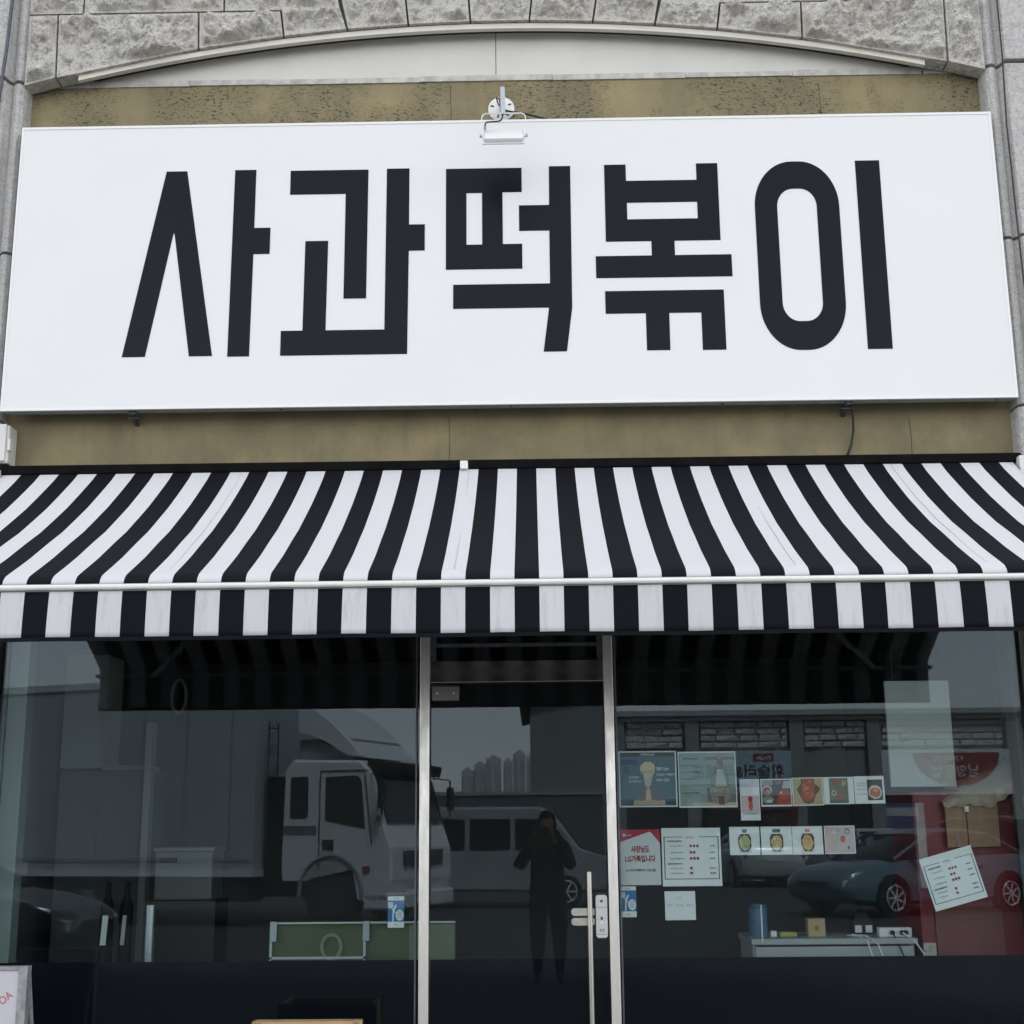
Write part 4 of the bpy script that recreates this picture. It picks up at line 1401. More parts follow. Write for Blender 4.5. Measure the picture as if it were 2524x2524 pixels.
# red cabinet, brown paper and canvas at the right
rc = thing('red_cabinet', 'tall red cabinet behind the right window beneath a tan canvas', 'cabinet', (2.2, 0.56, 0.105))
M_REDC = mat('red_enamel', (0.20, 0.016, 0.019), 0.35, var=0.1, vscale=3)
b = MB()
b.box(1.975, 2.50, 0.33, 0.80, 0.105, 1.685)
b.build('body', M_REDC, rc, bevel=0.01)
b = MB()
b.box(2.045, 2.395, 0.315, 0.33, 0.12, 1.085)
b.build('door', mat('red_enamel_pale', (0.19, 0.05, 0.045), 0.4, var=0.15, vscale=5), rc, bevel=0.004)
b = MB()
b.box(1.975, 2.038, 0.312, 0.33, 0.855, 0.92)
b.build('nameplate', mat('tarnished_plate', (0.45, 0.42, 0.38), 0.6, var=0.4, vscale=60), rc)
b = MB()
b.box(1.985, 2.03, 0.316, 0.329, 1.19, 1.62)
b.build('trim', mat('pale_pink_trim', (0.42, 0.30, 0.28), 0.6, var=0.2, vscale=20), rc)
bp_ = thing('cardboard_sheet', 'brown cardboard sheet standing before the red cabinet', 'cardboard', (2.26, 0.29, 1.392))
for x0, x1 in ((2.13, 2.235), (2.241, 2.40)):
    b = MB()
    b.prism_xz([(x0, 1.392), (x1, 1.398), (x1, 1.615), (x0, 1.61)], 0.285, 0.295)
    b.build('panel', mat('brown_card', (0.36, 0.21, 0.13), 0.8, var=0.15, vscale=12), bp_)
b = MB()
b.box(2.225, 2.245, 0.262, 0.270, 1.572, 1.60)
b.build('clip', M_WHITE, bp_)
b = MB()
n = 26
vs = []
for i in range(n + 1):
    u_ = i / n
    zt = 1.70 + 0.18 * u_ - 0.05 * max(0.0, 0.15 - u_) / 0.15
    zb_ = 1.60 + 0.15 * max(0.0, (u_ - 0.5) / 0.5) - 0.008 * math.sin(i * 1.7) - 0.006 * math.sin(i * 0.7)
    x = 2.12 + 0.52 * u_
    for j, (y, f_) in enumerate(((0.50, 1.0), (0.42, 0.80), (0.34, 0.58), (0.285, 0.34), (0.272, 0.0))):
        vs.append((x, y + 0.008 * math.sin(i * 1.9) * (j > 2), zb_ + (zt - zb_) * f_))
b.add(vs, [(i * 5 + j, (i + 1) * 5 + j, (i + 1) * 5 + j + 1, i * 5 + j + 1) for i in range(n) for j in range(4)])
cv = b.build('canvas_cover', mat('tan_canvas', (0.50, 0.41, 0.30), 0.9, var=0.1, vscale=9, bump=0.1), None, smooth=True, fix=False)
sm_ = cv.modifiers.new('cloth', 'SOLIDIFY')
sm_.thickness = 0.004
tag(recentre(cv), 'tan canvas cover with a wavy hem draped over the red cabinet', 'canvas')
# white pillar inside at the right
hb = thing('hanging_board', 'white blank board hanging on two cords above the red cabinet', 'board', (2.02, 0.26, 1.70))
b = MB()
b.box(1.85, 2.19, 0.25, 0.27, 1.70, 2.25)
b.build('board', mat('white_melamine', (0.47, 0.50, 0.48), 0.6), hb, bevel=0.004)
for x in (1.90, 2.14):
    b = MB()
    b.tube([(x, 0.26, 2.245), (x, 0.26, 3.06)], 0.0015, 5)
    b.build('cord', M_CABLE, hb)
b = MB()
b.box(2.62, 2.72, 0.35, 0.75, 0.105, 3.05)
tag(recentre(b.build('column', mat('grey_column_paint', (0.30, 0.32, 0.33), 0.7), bevel=0.006)), 'grey column inside the right end of the window', 'column')

# left side of the room
lp = thing('tall_cupboard', 'tall pale cupboard at the left side of the room with a small shelf', 'cupboard', (-2.93, 2.1, 0.105))
b = MB()
b.box(-3.10, -2.82, 2.0, 2.35, 1.92, 2.66)
b.build('upper_unit', mat('pale_green_laminate', (0.50, 0.56, 0.50), 0.6, var=0.1, vscale=3), lp, bevel=0.004)
b = MB()
b.box(-3.10, -2.50, 2.02, 2.35, 0.105, 1.90)
b.build('lower_unit', mat('grey_laminate', (0.15, 0.16, 0.17), 0.6), lp, bevel=0.004)
b = MB()
b.box(-2.82, -2.53, 1.98, 2.30, 1.905, 1.935)
b.build('shelf', mat('pale_wood_shelf', (0.45, 0.42, 0.33), 0.6), lp)
b = MB()
b.box(-2.505, -2.46, 1.85, 1.95, 0.105, 2.2)
tag(recentre(b.build('post', mat('pale_metal_post', (0.40, 0.43, 0.44), 0.5), bevel=0.004)), 'slim pale post beside the tall cupboard', 'post')
gb = thing('storage_box', 'grey lidded storage box on a stand inside the left window', 'box', (-2.06, 1.3, 0.105))
b = MB()
b.box(-2.23, -1.89, 1.2, 1.5, 1.12, 1.40)
b.build('body', mat('grey_plastic_box', (0.14, 0.155, 0.155), 0.5, var=0.06), gb, bevel=0.012)
b = MB()
b.box(-2.24, -1.88, 1.19, 1.51, 1.395, 1.42)
b.build('lid', mat('grey_plastic_lid', (0.18, 0.20, 0.20), 0.5), gb, bevel=0.006)
b = MB()
b.box(-2.20, -2.10, 1.185, 1.199, 1.335, 1.362)
b.build('handle', M_BLKPL, gb)
b = MB()
b.box(-2.26, -1.86, 1.18, 1.52, 0.105, 1.118)
b.build('stand', M_BLKPL, gb)
for i, (x, z1, lab) in enumerate(((-2.28, 1.10, 'dark bottle with a pale label standing before the storage box'), (-2.178, 1.10, 'dark bottle with a grey label next to the pale labelled bottle'))):
    bt = thing('bottle', lab, 'bottle', (x, 0.5, 0.82), group='bottles inside the left window')
    b = MB()
    b.lathe([(0.034, 0), (0.036, 0.01), (0.036, 0.30), (0.016, 0.36), (0.014, 0.43)], (x, 0.5, 0.82), 'z', 14)
    b.build('body', mat('dark_bottle_glass', (0.008, 0.009, 0.009), 0.55, spec=0.1), bt, smooth=True)
    b = MB()
    b.obox((x, 0.4625, 1.005), (0.015 if i == 0 else 0.010, 0, 0), (0, 0.0015, 0), (0.004, 0, 0.075))
    b.build('label', flat((0.60, 0.66, 0.64) if i == 0 else (0.33, 0.37, 0.37)), bt)
b = MB()
b.box(-2.5, -1.8, 0.36, 0.75, 0.105, 0.82)
tag(recentre(b.build('shelf_unit', mat('black_shelf', (0.02, 0.02, 0.02), 0.6), bevel=0.004)), 'low black shelf unit carrying the bottles inside the left window', 'shelf')
b = MB()
b.lathe([(0.03, 0), (0.03, 0.31)], (-2.05, 0.5, 0.82), 'z', 16)
tag(recentre(b.build('steel_tube', M_STEEL, None, smooth=True)), 'upright steel tube next to the dark bottles', 'tube')
# ring hanging
b = MB()
b.tube([(-2.21 + 0.045 * math.cos(2 * math.pi * k / 24), 1.5, 2.33 + 0.105 * math.sin(2 * math.pi * k / 24)) for k in range(25)], 0.012, 8, cap=False)
b.tube([(-2.21, 1.5, 2.43), (-2.21, 1.5, 3.06)], 0.0015, 6)
tag(recentre(b.build('hanging_ring', mat('pale_grey_plastic', (0.14, 0.15, 0.155), 0.5), None, smooth=True)), 'pale oval ring hanging from the ceiling inside the left window', 'ring')
b = MB()
b.box(-3.30, -3.285, 1.95, 2.05, 1.25, 1.33)
tag(recentre(b.build('light_switch', mat('switch_white', (0.7, 0.72, 0.68), 0.5))), 'small white light switch on the left interior wall', 'switch')
# green display case in front, with a framed picture
gc = thing('display_case', 'low green glazed display case with pale edges left of the door', 'display case', (-0.9, 0.42, 0.105))
b = MB()
b.box(-1.37, -0.42, 0.36, 0.62, 0.105, 1.035)
b.build('case', mat('olive_green_panel', (0.075, 0.10, 0.045), 0.35, var=0.12, vscale=3), gc, bevel=0.004)
b = MB()
b.box(-0.66, -0.425, 0.35, 0.361, 0.60, 1.03)
b.build('light_panel', mat('pale_green_panel', (0.15, 0.19, 0.12), 0.4, var=0.12, vscale=3), gc)
for x0, x1, z0, z1 in ((-1.38, -1.368, 0.6, 1.04), (-0.895, -0.883, 0.6, 1.04), (-1.38, -0.42, 1.036, 1.046), (-1.38, -0.883, 0.862, 0.874)):
    b = MB()
    b.box(x0, x1, 0.340, 0.358, z0, z1)
    b.build('edge_strip', mat('pale_edge', (0.50, 0.56, 0.55), 0.5), gc)
for x in (-1.375, -0.895):
    b = MB()
    b.box(x - 0.003, x + 0.032, 0.332, 0.345, 0.95, 1.05)
    b.build('clip', mat('pale_clip', (0.42, 0.50, 0.52), 0.5), gc, bevel=0.004)
b = MB()
b.tube([(-1.06 + 0.05 * math.cos(2 * math.pi * k / 24), 0.352, 0.92 + 0.06 * math.sin(2 * math.pi * k / 24)) for k in range(25)], 0.012, 8, cap=False)
b.build('ring_print', mat('pale_olive', (0.20, 0.26, 0.13), 0.5), gc, smooth=True)

# ================================================================== ACROSS THE STREET (seen in the glass)


def disc_pts(cx, cz, r, n=18):
    return [(cx + r * math.cos(2 * math.pi * k / n), cz + r * math.sin(2 * math.pi * k / n)) for k in range(n)]


def wheel(parent, x, y, z, r, wd, side, spokes=7, rim_mat=None):
    t = MB()
    t.lathe([(r * 0.66, -wd / 2), (r * 0.94, -wd / 2), (r, -wd / 2 + 0.03), (r, wd / 2 - 0.03), (r * 0.94, wd / 2), (r * 0.66, wd / 2)], (x, y, z), 'y', 28)
    ty = t.build('wheel', M_TYRE, parent, smooth=True, world=False)
    ry = y + side * (wd / 2 + 0.002)
    b = MB()
    b.lathe([(r * 0.66, -0.008), (r * 0.60, 0.008)], (x, ry, z), 'y', 24)
    b.build('rim_well', M_BLKPL, ty, world=False)
    b = MB()
    for k in range(spokes):
        a = 2 * math.pi * k / spokes
        d = Vector((math.cos(a), 0, math.sin(a)))
        b.obox(Vector((x, ry + side * 0.012, z)) + d * r * 0.33, d * r * 0.31, (0, 0.006, 0), Vector((-d.z, 0, d.x)) * r * 0.045)
    b.lathe([(r * 0.12, -0.014), (r * 0.12, 0.014)], (x, ry + side * 0.008, z), 'y', 12)
    b.tube([(x + r * 0.63 * math.cos(2 * math.pi * k / 24), ry + side * 0.01, z + r * 0.63 * math.sin(2 * math.pi * k / 24)) for k in range(25)], 0.014, 6, cap=False)
    b.build('rim', rim_mat or M_RIM, ty, world=False)


def body_ring(x, zb, zt, w_, crown=0.0):
    zm = zb + (zt - zb) * 0.45
    half = [(w_ * 0.80, zb), (w_ * 0.97, zb + 0.08), (w_, zm), (w_ * 0.975, zt - 0.10), (w_ * 0.90, zt - 0.015), (w_ * 0.5, zt + crown)]
    return [(x, a, z) for a, z in half] + [(x, -a, z) for a, z in reversed(half)]


def car(name, label, cat, loc, rz, paint, kind='sedan', group=None):
    t = thing(name, label, cat, loc, rz, group)
    if kind == 'sedan':
        sts = [(-2.32, 0.42, 0.88, 0.72), (-2.25, 0.30, 0.98, 0.82), (-2.05, 0.24, 1.02, 0.88), (-1.5, 0.20, 1.02, 0.91), (0, 0.19, 0.96, 0.92), (1.0, 0.19, 0.95, 0.92), (1.7, 0.20, 0.86, 0.89), (2.1, 0.24, 0.76, 0.84), (2.27, 0.30, 0.68, 0.76), (2.33, 0.38, 0.60, 0.66)]
        gs = [(-1.95, 1.00, 0.76, 1.01), (-1.30, 0.98, 0.62, 1.38), (-0.70, 0.96, 0.60, 1.45), (0.05, 0.95, 0.60, 1.44), (0.40, 0.95, 0.62, 1.36), (1.20, 0.94, 0.76, 0.95)]
        roof = (-1.28, 0.36)
        wx, wr = (-1.42, 1.36), 0.325
    else:
        sts = [(-2.25, 0.48, 1.00, 0.78), (-2.2, 0.34, 1.10, 0.86), (-1.9, 0.28, 1.12, 0.92), (0, 0.26, 1.08, 0.93), (1.0, 0.26, 1.06, 0.93), (1.7, 0.28, 1.00, 0.91), (2.1, 0.32, 0.90, 0.86), (2.25, 0.42, 0.78, 0.74)]
        gs = [(-2.17, 1.08, 0.80, 1.10), (-1.95, 1.08, 0.68, 1.62), (-1.2, 1.07, 0.66, 1.72), (0.0, 1.06, 0.66, 1.71), (0.35, 1.06, 0.68, 1.62), (1.05, 1.05, 0.80, 1.07)]
        roof = (-2.0, 0.32)
        wx, wr = (-1.38, 1.36), 0.36
    b = MB()
    b.loft([body_ring(x, zb, zt, w_, 0.02) for x, zb, zt, w_ in sts])
    b.build('body', paint, t, smooth=True, world=False)

    def gring(x, zb, wt, zt, k=0.0):
        return [(x, wt + 0.18 if zt - zb > 0.1 else wt + 0.02, zb - 0.03), (x, wt + 0.02 + k, zt - 0.06 if zt - zb > 0.1 else zt), (x, wt * 0.85, zt + k), (x, -wt * 0.85, zt + k), (x, -wt - 0.02 - k, zt - 0.06 if zt - zb > 0.1 else zt), (x, -(wt + 0.18) if zt - zb > 0.1 else -wt - 0.02, zb - 0.03)]
    b = MB()
    b.loft([gring(*a) for a in gs])
    b.build('windows', M_CARGL, t, smooth=True, world=False)
    b = MB()
    rp = [a for a in gs if roof[0] - 0.1 <= a[0] <= roof[1] + 0.1]
    b.loft([[(x, wt + 0.028, zt - 0.075), (x, wt * 0.86, zt + 0.012), (x, -wt * 0.86, zt + 0.012), (x, -wt - 0.028, zt - 0.075), (x, 0, zt - 0.09)] for x, zb, wt, zt in rp])
    b.build('roof', paint, t, smooth=True, world=False)
    for s_ in (-1, 1):
        for i in (0, len(gs) - 2):
            p0, p1 = gs[i], gs[i + 1]
            b = MB()
            b.tube([(p0[0], s_ * (p0[2] + (0.18 if p0[3] - p0[1] > 0.1 else 0.02)), p0[3] - 0.01), (p1[0], s_ * (p1[2] + (0.03 if p1[3] - p1[1] > 0.1 else 0.03)), p1[3] - 0.05 if p1[3] - p1[1] > 0.1 else p1[3])], 0.035, 6)
            b.build('pillar', paint, t, smooth=True, world=False)
        b = MB()
        b.tube([(-0.45, s_ * 0.80, gs[2][1]), (-0.48, s_ * 0.635, gs[2][3] - 0.06)], 0.03, 6)
        b.build('pillar', paint, t, smooth=True, world=False)
        for x in wx:
            b = MB()
            b.lathe([(wr + 0.05, -0.02), (wr + 0.05, 0.012)], (x, s_ * 0.915, wr + 0.02), 'y', 26)
            b.build('wheel_arch', M_BLKPL, t, world=False)
            wheel(t, x, s_ * 0.835, wr, wr, 0.20, s_)
        b = MB()
        xx, zz = sts[-2][0] - 0.05, sts[-2][2] - 0.10
        b.obox((xx, s_ * 0.60, zz), (0.09, s_ * -0.03, -0.02), (0, 0.15, 0), (0, 0, 0.06))
        b.build('headlight', M_HEADL, t, bevel=0.02, world=False)
        b = MB()
        xx, zz = sts[1][0] - 0.01, sts[1][2] - 0.16
        b.obox((xx, s_ * 0.66, zz), (0.05, 0, 0), (0, 0.13, 0), (0, 0, 0.07))
        b.build('tail_light', M_TAILL, t, bevel=0.015, world=False)
        b = MB()
        b.obox((0.82, s_ * 0.98, 1.02 if kind == 'sedan' else 1.15), (0.06, 0, 0), (0, 0.09, 0), (0, 0, 0.055))
        b.build('mirror', paint, t, bevel=0.02, world=False)
        for x in (0.25, -0.75):
            b = MB()
            b.box(x - 0.09, x + 0.09, s_ * 0.915 - 0.01, s_ * 0.915 + 0.018, 0.80, 0.825)
            b.build('door_handle', M_CHROME, t, world=False)
    b = MB()
    b.box(-2.335, -2.29, -0.26, 0.26, 0.66, 0.78)
    b.build('number_plate', M_WPLAST, t, world=False)
    b = MB()
    b.box(2.27, 2.345, -0.38, 0.38, 0.50, 0.60)
    b.build('grille', M_BLKPL, t, world=False)
    return t


P_BLUE = mat('blue_grey_car_paint', (0.12, 0.20, 0.24), 0.25, metal=0.1, coat=0.5)
P_SILV = mat('silver_car_paint', (0.52, 0.55, 0.57), 0.28, metal=0.1, coat=0.5)
P_GREY = mat('dark_grey_car_paint', (0.20, 0.22, 0.23), 0.25, metal=0.1, coat=0.5)
P_BLK = mat('black_car_paint', (0.012, 0.012, 0.014), 0.2, coat=0.6)
P_WHT = mat('white_truck_paint', (0.68, 0.70, 0.71), 0.35, var=0.05, vscale=2, coat=0.3)
car('parked_car', 'blue grey sedan parked at an angle across the street with light alloy wheels', 'car', (6.78, -18.5, 0), R(150), P_BLUE)
car('parked_car', 'silver sedan parked nose in before the kitchenware shop', 'car', (5.9, -31.5, 0), R(-96), P_SILV, group='cars parked across the street')
car('parked_car', 'dark grey sedan parked next to the silver sedan', 'car', (7.55, -32.6, 0), R(-75), P_GREY, group='cars parked across the street')
car('parked_car', 'pale silver sedan parked on the far side of the dark grey sedan', 'car', (9.5, -33.4, 0), R(-94), P_SILV, group='cars parked across the street')
car('parked_car', 'black tall car parked behind the blue grey sedan', 'car', (10.7, -27.6, 0), R(-120), P_BLK, 'suv', group='cars parked across the street')
car('parked_car', 'black sedan standing close to the shop before the long truck', 'car', (-7.15, -8.6, 0), R(3), P_BLK)

# ---- white box truck
tr = thing('box_truck', 'white box truck with a roof fairing standing across the street', 'truck', (-1.90, -16.13, 0), R(20))


def tp(mb, name, m, parent=None, **kw):
    return mb.build(name, m, parent or tr, world=False, **kw)


W2 = 1.18
b = MB()
prof_ = [(-0.02, 0.42), (0.05, 0.75), (0.04, 1.25), (-0.10, 1.62), (-0.34, 2.45), (-0.52, 2.62), (-1.75, 2.66), (-1.92, 2.50), (-1.95, 1.0), (-1.93, 0.72), (-1.50, 0.72), (-1.44, 0.95), (-1.20, 1.12), (-0.85, 1.10), (-0.62, 0.90), (-0.52, 0.42)]


def side_loft(mb, prof, ws):
    n_ = len(prof)
    rings_ = []
    for y, k in ws:
        cx_ = sum(p_[0] for p_ in prof) / n_
        cz_ = sum(p_[1] for p_ in prof) / n_
        rings_.append([(cx_ + (x - cx_) * k, y, cz_ + (z - cz_) * k) for x, z in prof])
    vs = [p_ for r_ in rings_ for p_ in r_]
    fs = []
    for i in range(len(rings_) - 1):
        for j in range(n_):
            j2 = (j + 1) % n_
            fs.append((i * n_ + j, i * n_ + j2, (i + 1) * n_ + j2, (i + 1) * n_ + j))
    mb.add(vs, fs)
    for i0 in (0, (len(rings_) - 1) * n_):
        bm_ = bmesh.new()
        vv = [bm_.verts.new(vs[i0 + j]) for j in range(n_)]
        f_ = bm_.faces.new(vv)
        bmesh.ops.triangulate(bm_, faces=[f_])
        bm_.verts.index_update()
        mb.add([tuple(v_.co) for v_ in bm_.verts], [[v_.index for v_ in q_.verts] for q_ in bm_.faces])
        bm_.free()


side_loft(b, prof_, [(-W2, 0.965), (-W2 + 0.05, 1.0), (W2 - 0.05, 1.0), (W2, 0.965)])
tp(b, 'cab', P_WHT, bevel=0.01)
for s_ in (-1, 1):
    y0, y1 = s_ * (W2 + 0.002), s_ * (W2 + 0.012)
    b = MB()
    b.prism_xz([(-0.42, 1.55), (-1.14, 1.68), (-1.14, 2.36), (-0.58, 2.38), (-0.50, 2.30)], min(y0, y1), max(y0, y1))
    dw = tp(b, 'door_window', M_CARGL)
    b = MB()
    b.prism_xz(rrect(-1.78, -1.46, 1.72, 2.38, 0.05), min(y0, y1), max(y0, y1))
    tp(b, 'rear_window', M_CARGL)
    b = MB()
    for q_ in ([(-0.30, 1.30), (-0.30, 2.44)], [(-1.24, 0.95), (-1.24, 2.46)], [(-0.36, 2.46), (-1.24, 2.46)]):
        b.tube([(q_[0][0] - (0.16 if q_[1][0] == -0.30 else 0) * 0, y1, q_[0][1]), (q_[1][0] - (0.14 if q_[0][0] == -0.30 else 0), y1, q_[1][1])], 0.008, 5)
    tp(b, 'door_seam', M_DARK)
    b = MB()
    b.box(-1.18, -0.98, min(y0, y1), max(y0, y1) + 0.01, 1.22, 1.38)
    tp(b, 'door_handle', M_BLKPL, bevel=0.01)
    b = MB()
    b.box(-1.90, -1.30, min(y0, y1) - 0.004, max(y0, y1) - 0.004, 1.46, 1.60)
    tp(b, 'side_stripe', flat((0.16, 0.17, 0.18)))
    b = MB()
    b.tube([(-1.02 + 0.56 * math.cos(R(a_)), s_ * (W2 + 0.005), 0.56 + 0.58 * math.sin(R(a_))) for a_ in range(-5, 186, 10)], 0.035, 6)
    tp(b, 'wheel_arch', mat('grey_arch', (0.30, 0.32, 0.33), 0.5))
    wheel(tr, -1.02, s_ * 1.02, 0.48, 0.48, 0.26, s_, 8, mat('dark_steel_rim', (0.06, 0.06, 0.06), 0.7))  # truck rims are one dark steel tone
    for x in (-6.6,):
        wheel(tr, x, s_ * 0.98, 0.48, 0.48, 0.40, s_, 8, MATS['dark_steel_rim'])
    b = MB()
    b.obox((-0.02, s_ * 0.82, 0.66), (0.06, 0, 0), (0, 0.20, 0), (0, 0, 0.10))
    tp(b, 'headlight', M_HEADL, bevel=0.02)
    b = MB()
    b.box(-0.45, -0.33, min(y0, y1), max(y0, y1) + 0.01, 0.86, 0.97)
    tp(b, 'indicator', flat((0.30, 0.05, 0.03)))
    b = MB()
    b.tube([(-0.32, s_ * W2, 2.40), (-0.05, s_ * (W2 + 0.16), 2.36), (-0.05, s_ * (W2 + 0.16), 1.75), (-0.25, s_ * W2, 1.66)], 0.015, 6)
    b.obox((-0.05, s_ * (W2 + 0.17), 2.05), (0.03, 0, 0), (0, 0.09, 0), (0, 0, 0.19))
    tp(b, 'mirror', M_BLKPL)
b = MB()
b.obox((-0.195, 0, 2.02), (0.115, 0, -0.385), (0, 1.06, 0), (0.018, 0, 0.006))
tp(b, 'windscreen', M_CARGL)
b = MB()
b.obox((-0.28, 0, 2.52), (0.16, 0, -0.03), (0, 1.12, 0), (0.02, 0, 0.09))
tp(b, 'sun_visor', M_BLKPL, bevel=0.02)
b = MB()
b.box(0.0, 0.075, -0.75, 0.75, 0.95, 1.20)
tp(b, 'grille', mat('dark_grille', (0.05, 0.05, 0.055), 0.5))
b = MB()
b.box(-0.45, 0.10, -W2, W2, 0.30, 0.56)
tp(b, 'bumper', P_WHT, bevel=0.04)
b = MB()
side_loft(b, [(-0.52, 2.665), (-0.80, 2.95), (-1.15, 3.28), (-1.55, 3.55), (-1.80, 3.62), (-1.80, 3.10), (-1.55, 3.06), (-1.2, 2.92), (-0.85, 2.70)], [(-1.05, 0.9), (-0.95, 1.0), (0.95, 1.0), (1.05, 0.9)])
tp(b, 'roof_fairing', P_WHT, bevel=0.02)
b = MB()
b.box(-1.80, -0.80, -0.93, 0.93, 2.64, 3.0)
tp(b, 'fairing_base', mat('grey_fairing_base', (0.26, 0.28, 0.29), 0.6), bevel=0.05)  # grey block between cab roof and fairing
b = MB()
b.box(-10.2, -2.45, -1.22, 1.22, 0.86, 4.05)
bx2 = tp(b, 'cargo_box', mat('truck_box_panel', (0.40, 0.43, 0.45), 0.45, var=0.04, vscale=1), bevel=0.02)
for k in range(9):
    for s_ in (-1, 1):
        b = MB()
        xx = -2.9 - k * 0.88
        b.box(xx - 0.012, xx + 0.012, s_ * 1.222 - 0.008, s_ * 1.222 + 0.008, 0.90, 3.97)
        tp(b, 'panel_rib', mat('box_rib', (0.30, 0.32, 0.34), 0.5), bx2)
for s_ in (-1, 1):
    b = MB()
    b.box(-10.1, -2.5, s_ * 1.225 - 0.006, s_ * 1.225 + 0.006, 1.04, 1.10)
    tp(b, 'reflective_strip', flat((0.30, 0.30, 0.31)), bx2)
for z0, z1 in ((0.80, 0.90), (3.97, 4.09)):
    b = MB()
    b.box(-10.24, -2.41, -1.25, 1.25, z0, z1)
    tp(b, 'box_rail', mat('pale_box_rail', (0.60, 0.62, 0.62), 0.4), bx2)
b = MB()
b.box(-2.41, -2.05, -0.9, 0.9, 0.75, 2.4)
tp(b, 'equipment_frame', M_BLKPL)
b = MB()
for z in (1.2, 1.6, 2.0, 2.4, 2.8, 3.2):
    b.tube([(-2.30, 1.05, z), (-2.30, 0.75, z)], 0.012, 6)
for y in (1.05, 0.75):
    b.tube([(-2.30, y, 1.1), (-2.30, y, 3.3)], 0.014, 6)
tp(b, 'ladder', M_DKST)
b = MB()
b.box(-10.0, -0.6, -0.42, 0.42, 0.55, 0.78)
b.box(-5.6, -2.6, 0.6, 1.1, 0.40, 0.78)
b.box(-5.6, -2.6, -1.1, -0.6, 0.40, 0.78)
tp(b, 'chassis', M_BLKPL)

# ---- white panel van
vn = thing('panel_van', 'white panel van parked behind the photographer across the street', 'van', (-0.85, -21.6, 0), 0.0)


def vp(mb, name, m, **kw):
    return mb.build(name, m, vn, world=False, **kw)


b = MB()
side_loft(b, [(-2.3, 0.35), (2.2, 0.30), (2.35, 0.45), (2.32, 0.95), (1.75, 1.12), (1.20, 1.85), (0.95, 1.95), (-2.2, 1.97), (-2.34, 1.80), (-2.36, 0.5)], [(-0.86, 0.94), (-0.80, 1.0), (0.80, 1.0), (0.86, 0.94)])
vp(b, 'body', mat('dull_van_paint', (0.30, 0.31, 0.32), 0.5, var=0.2, vscale=2), bevel=0.02)
for s_ in (-1, 1):
    for x0, x1 in ((-1.95, -0.55), (-0.45, 0.35)):
        b = MB()
        b.prism_xz(rrect(x0, x1, 1.12, 1.72, 0.05), s_ * 0.865 - 0.006, s_ * 0.865 + 0.006)
        vp(b, 'side_window', M_CARGL)
    b = MB()
    b.prism_xz([(0.45, 1.12), (1.55, 1.12), (1.15, 1.70), (0.45, 1.72)], s_ * 0.865 - 0.006, s_ * 0.865 + 0.006)
    vp(b, 'door_window', M_CARGL)
    for x in (-1.45, 1.45):
        wheel(vn, x, s_ * 0.78, 0.32, 0.32, 0.19, s_, 6)
    b = MB()
    b.obox((2.31, s_ * 0.62, 0.75), (0.05, 0, 0), (0, 0.14, 0), (0, 0, 0.09))
    vp(b, 'headlight', M_HEADL, bevel=0.02)
b = MB()
b.obox((1.50, 0, 1.47), (0.26, 0, -0.34), (0, 0.72, 0), (0.016, 0, 0.012))
vp(b, 'windscreen', M_CARGL)

# ---- stone-faced shop row across the street
sr = thing('shop_row', 'single storey row of shops with rough stone bands and a cornice across the street', 'building', (8.0, -27.5, 0))
M_OW = mat('grey_stone_render', (0.27, 0.27, 0.265), 0.85, var=0.1, vscale=1.5)
b = MB()
b.box(1.9, 16, -34, -27.15, 0, 4.2)
b.build('wall', M_OW, sr)
b = MB()
b.box(1.8, 16.2, -34, -26.85, 4.2, 4.33)
b.box(1.85, 16.1, -34, -26.95, 4.08, 4.2)
b.build('cornice', mat('pale_cornice', (0.38, 0.38, 0.37), 0.8, var=0.08), sr)
for x in (2.05, 4.3 - 0.42, 6.45, 8.35, 11.75, 14.6):
    b = MB()
    b.box(x - 0.17, x + 0.17, -27.15, -26.98, 0, 4.08)
    b.build('pilaster', M_OW, sr)
rr = random.Random(5)
for a, c in ((2.25, 3.68), (4.08, 6.26), (6.64, 8.16), (8.54, 11.56), (11.95, 14.4)):
    for row in range(4):
        x = a
        while x < c - 0.1:
            x2 = min(c, x + rr.uniform(0.35, 0.6))
            if c - x2 < 0.15:
                x2 = c
            b = MB()
            z0 = 3.42 + row * 0.165
            dpt = rr.uniform(0.03, 0.10)
            b.loft([[(x + 0.01, -27.15, z0), (x2 - 0.01, -27.15, z0), (x2 - 0.01, -27.15, z0 + 0.15), (x + 0.01, -27.15, z0 + 0.15)],
                    [(x + 0.03, -27.15 + dpt, z0 + 0.02), (x2 - 0.03, -27.15 + dpt * rr.uniform(0.5, 1), z0 + 0.02), (x2 - 0.03, -27.15 + dpt, z0 + 0.13), (x + 0.03, -27.15 + dpt * rr.uniform(0.6, 1.1), z0 + 0.13)]])
            b.build('stone', M_STONE, sr)
            x = x2
for x0, x1 in ((2.3, 3.6), (4.15, 6.2), (6.7, 8.1), (8.6, 11.5), (12.0, 14.3)):
    b = MB()
    b.box(x0, x1, -27.2, -27.12, 0.15, 2.15)
    wv_ = b.build('shop_window', M_CARGL, sr)
    for k in range(3):
        xx = x0 + (x1 - x0) * k / 2
        b = MB()
        b.box(xx - 0.04, xx + 0.04, -27.12, -27.09, 0.15, 2.15)
        b.build('frame', M_DKST, wv_)


def far_sign(name, label, x0, x1, z0, z1, col, y=-26.95):
    t = thing(name, label, 'sign', ((x0 + x1) / 2, y, z0))
    b = MB()
    b.box(x0, x1, y - 0.14, y, z0, z1)
    b.build('board', flat(col), t, bevel=0.01)
    return t


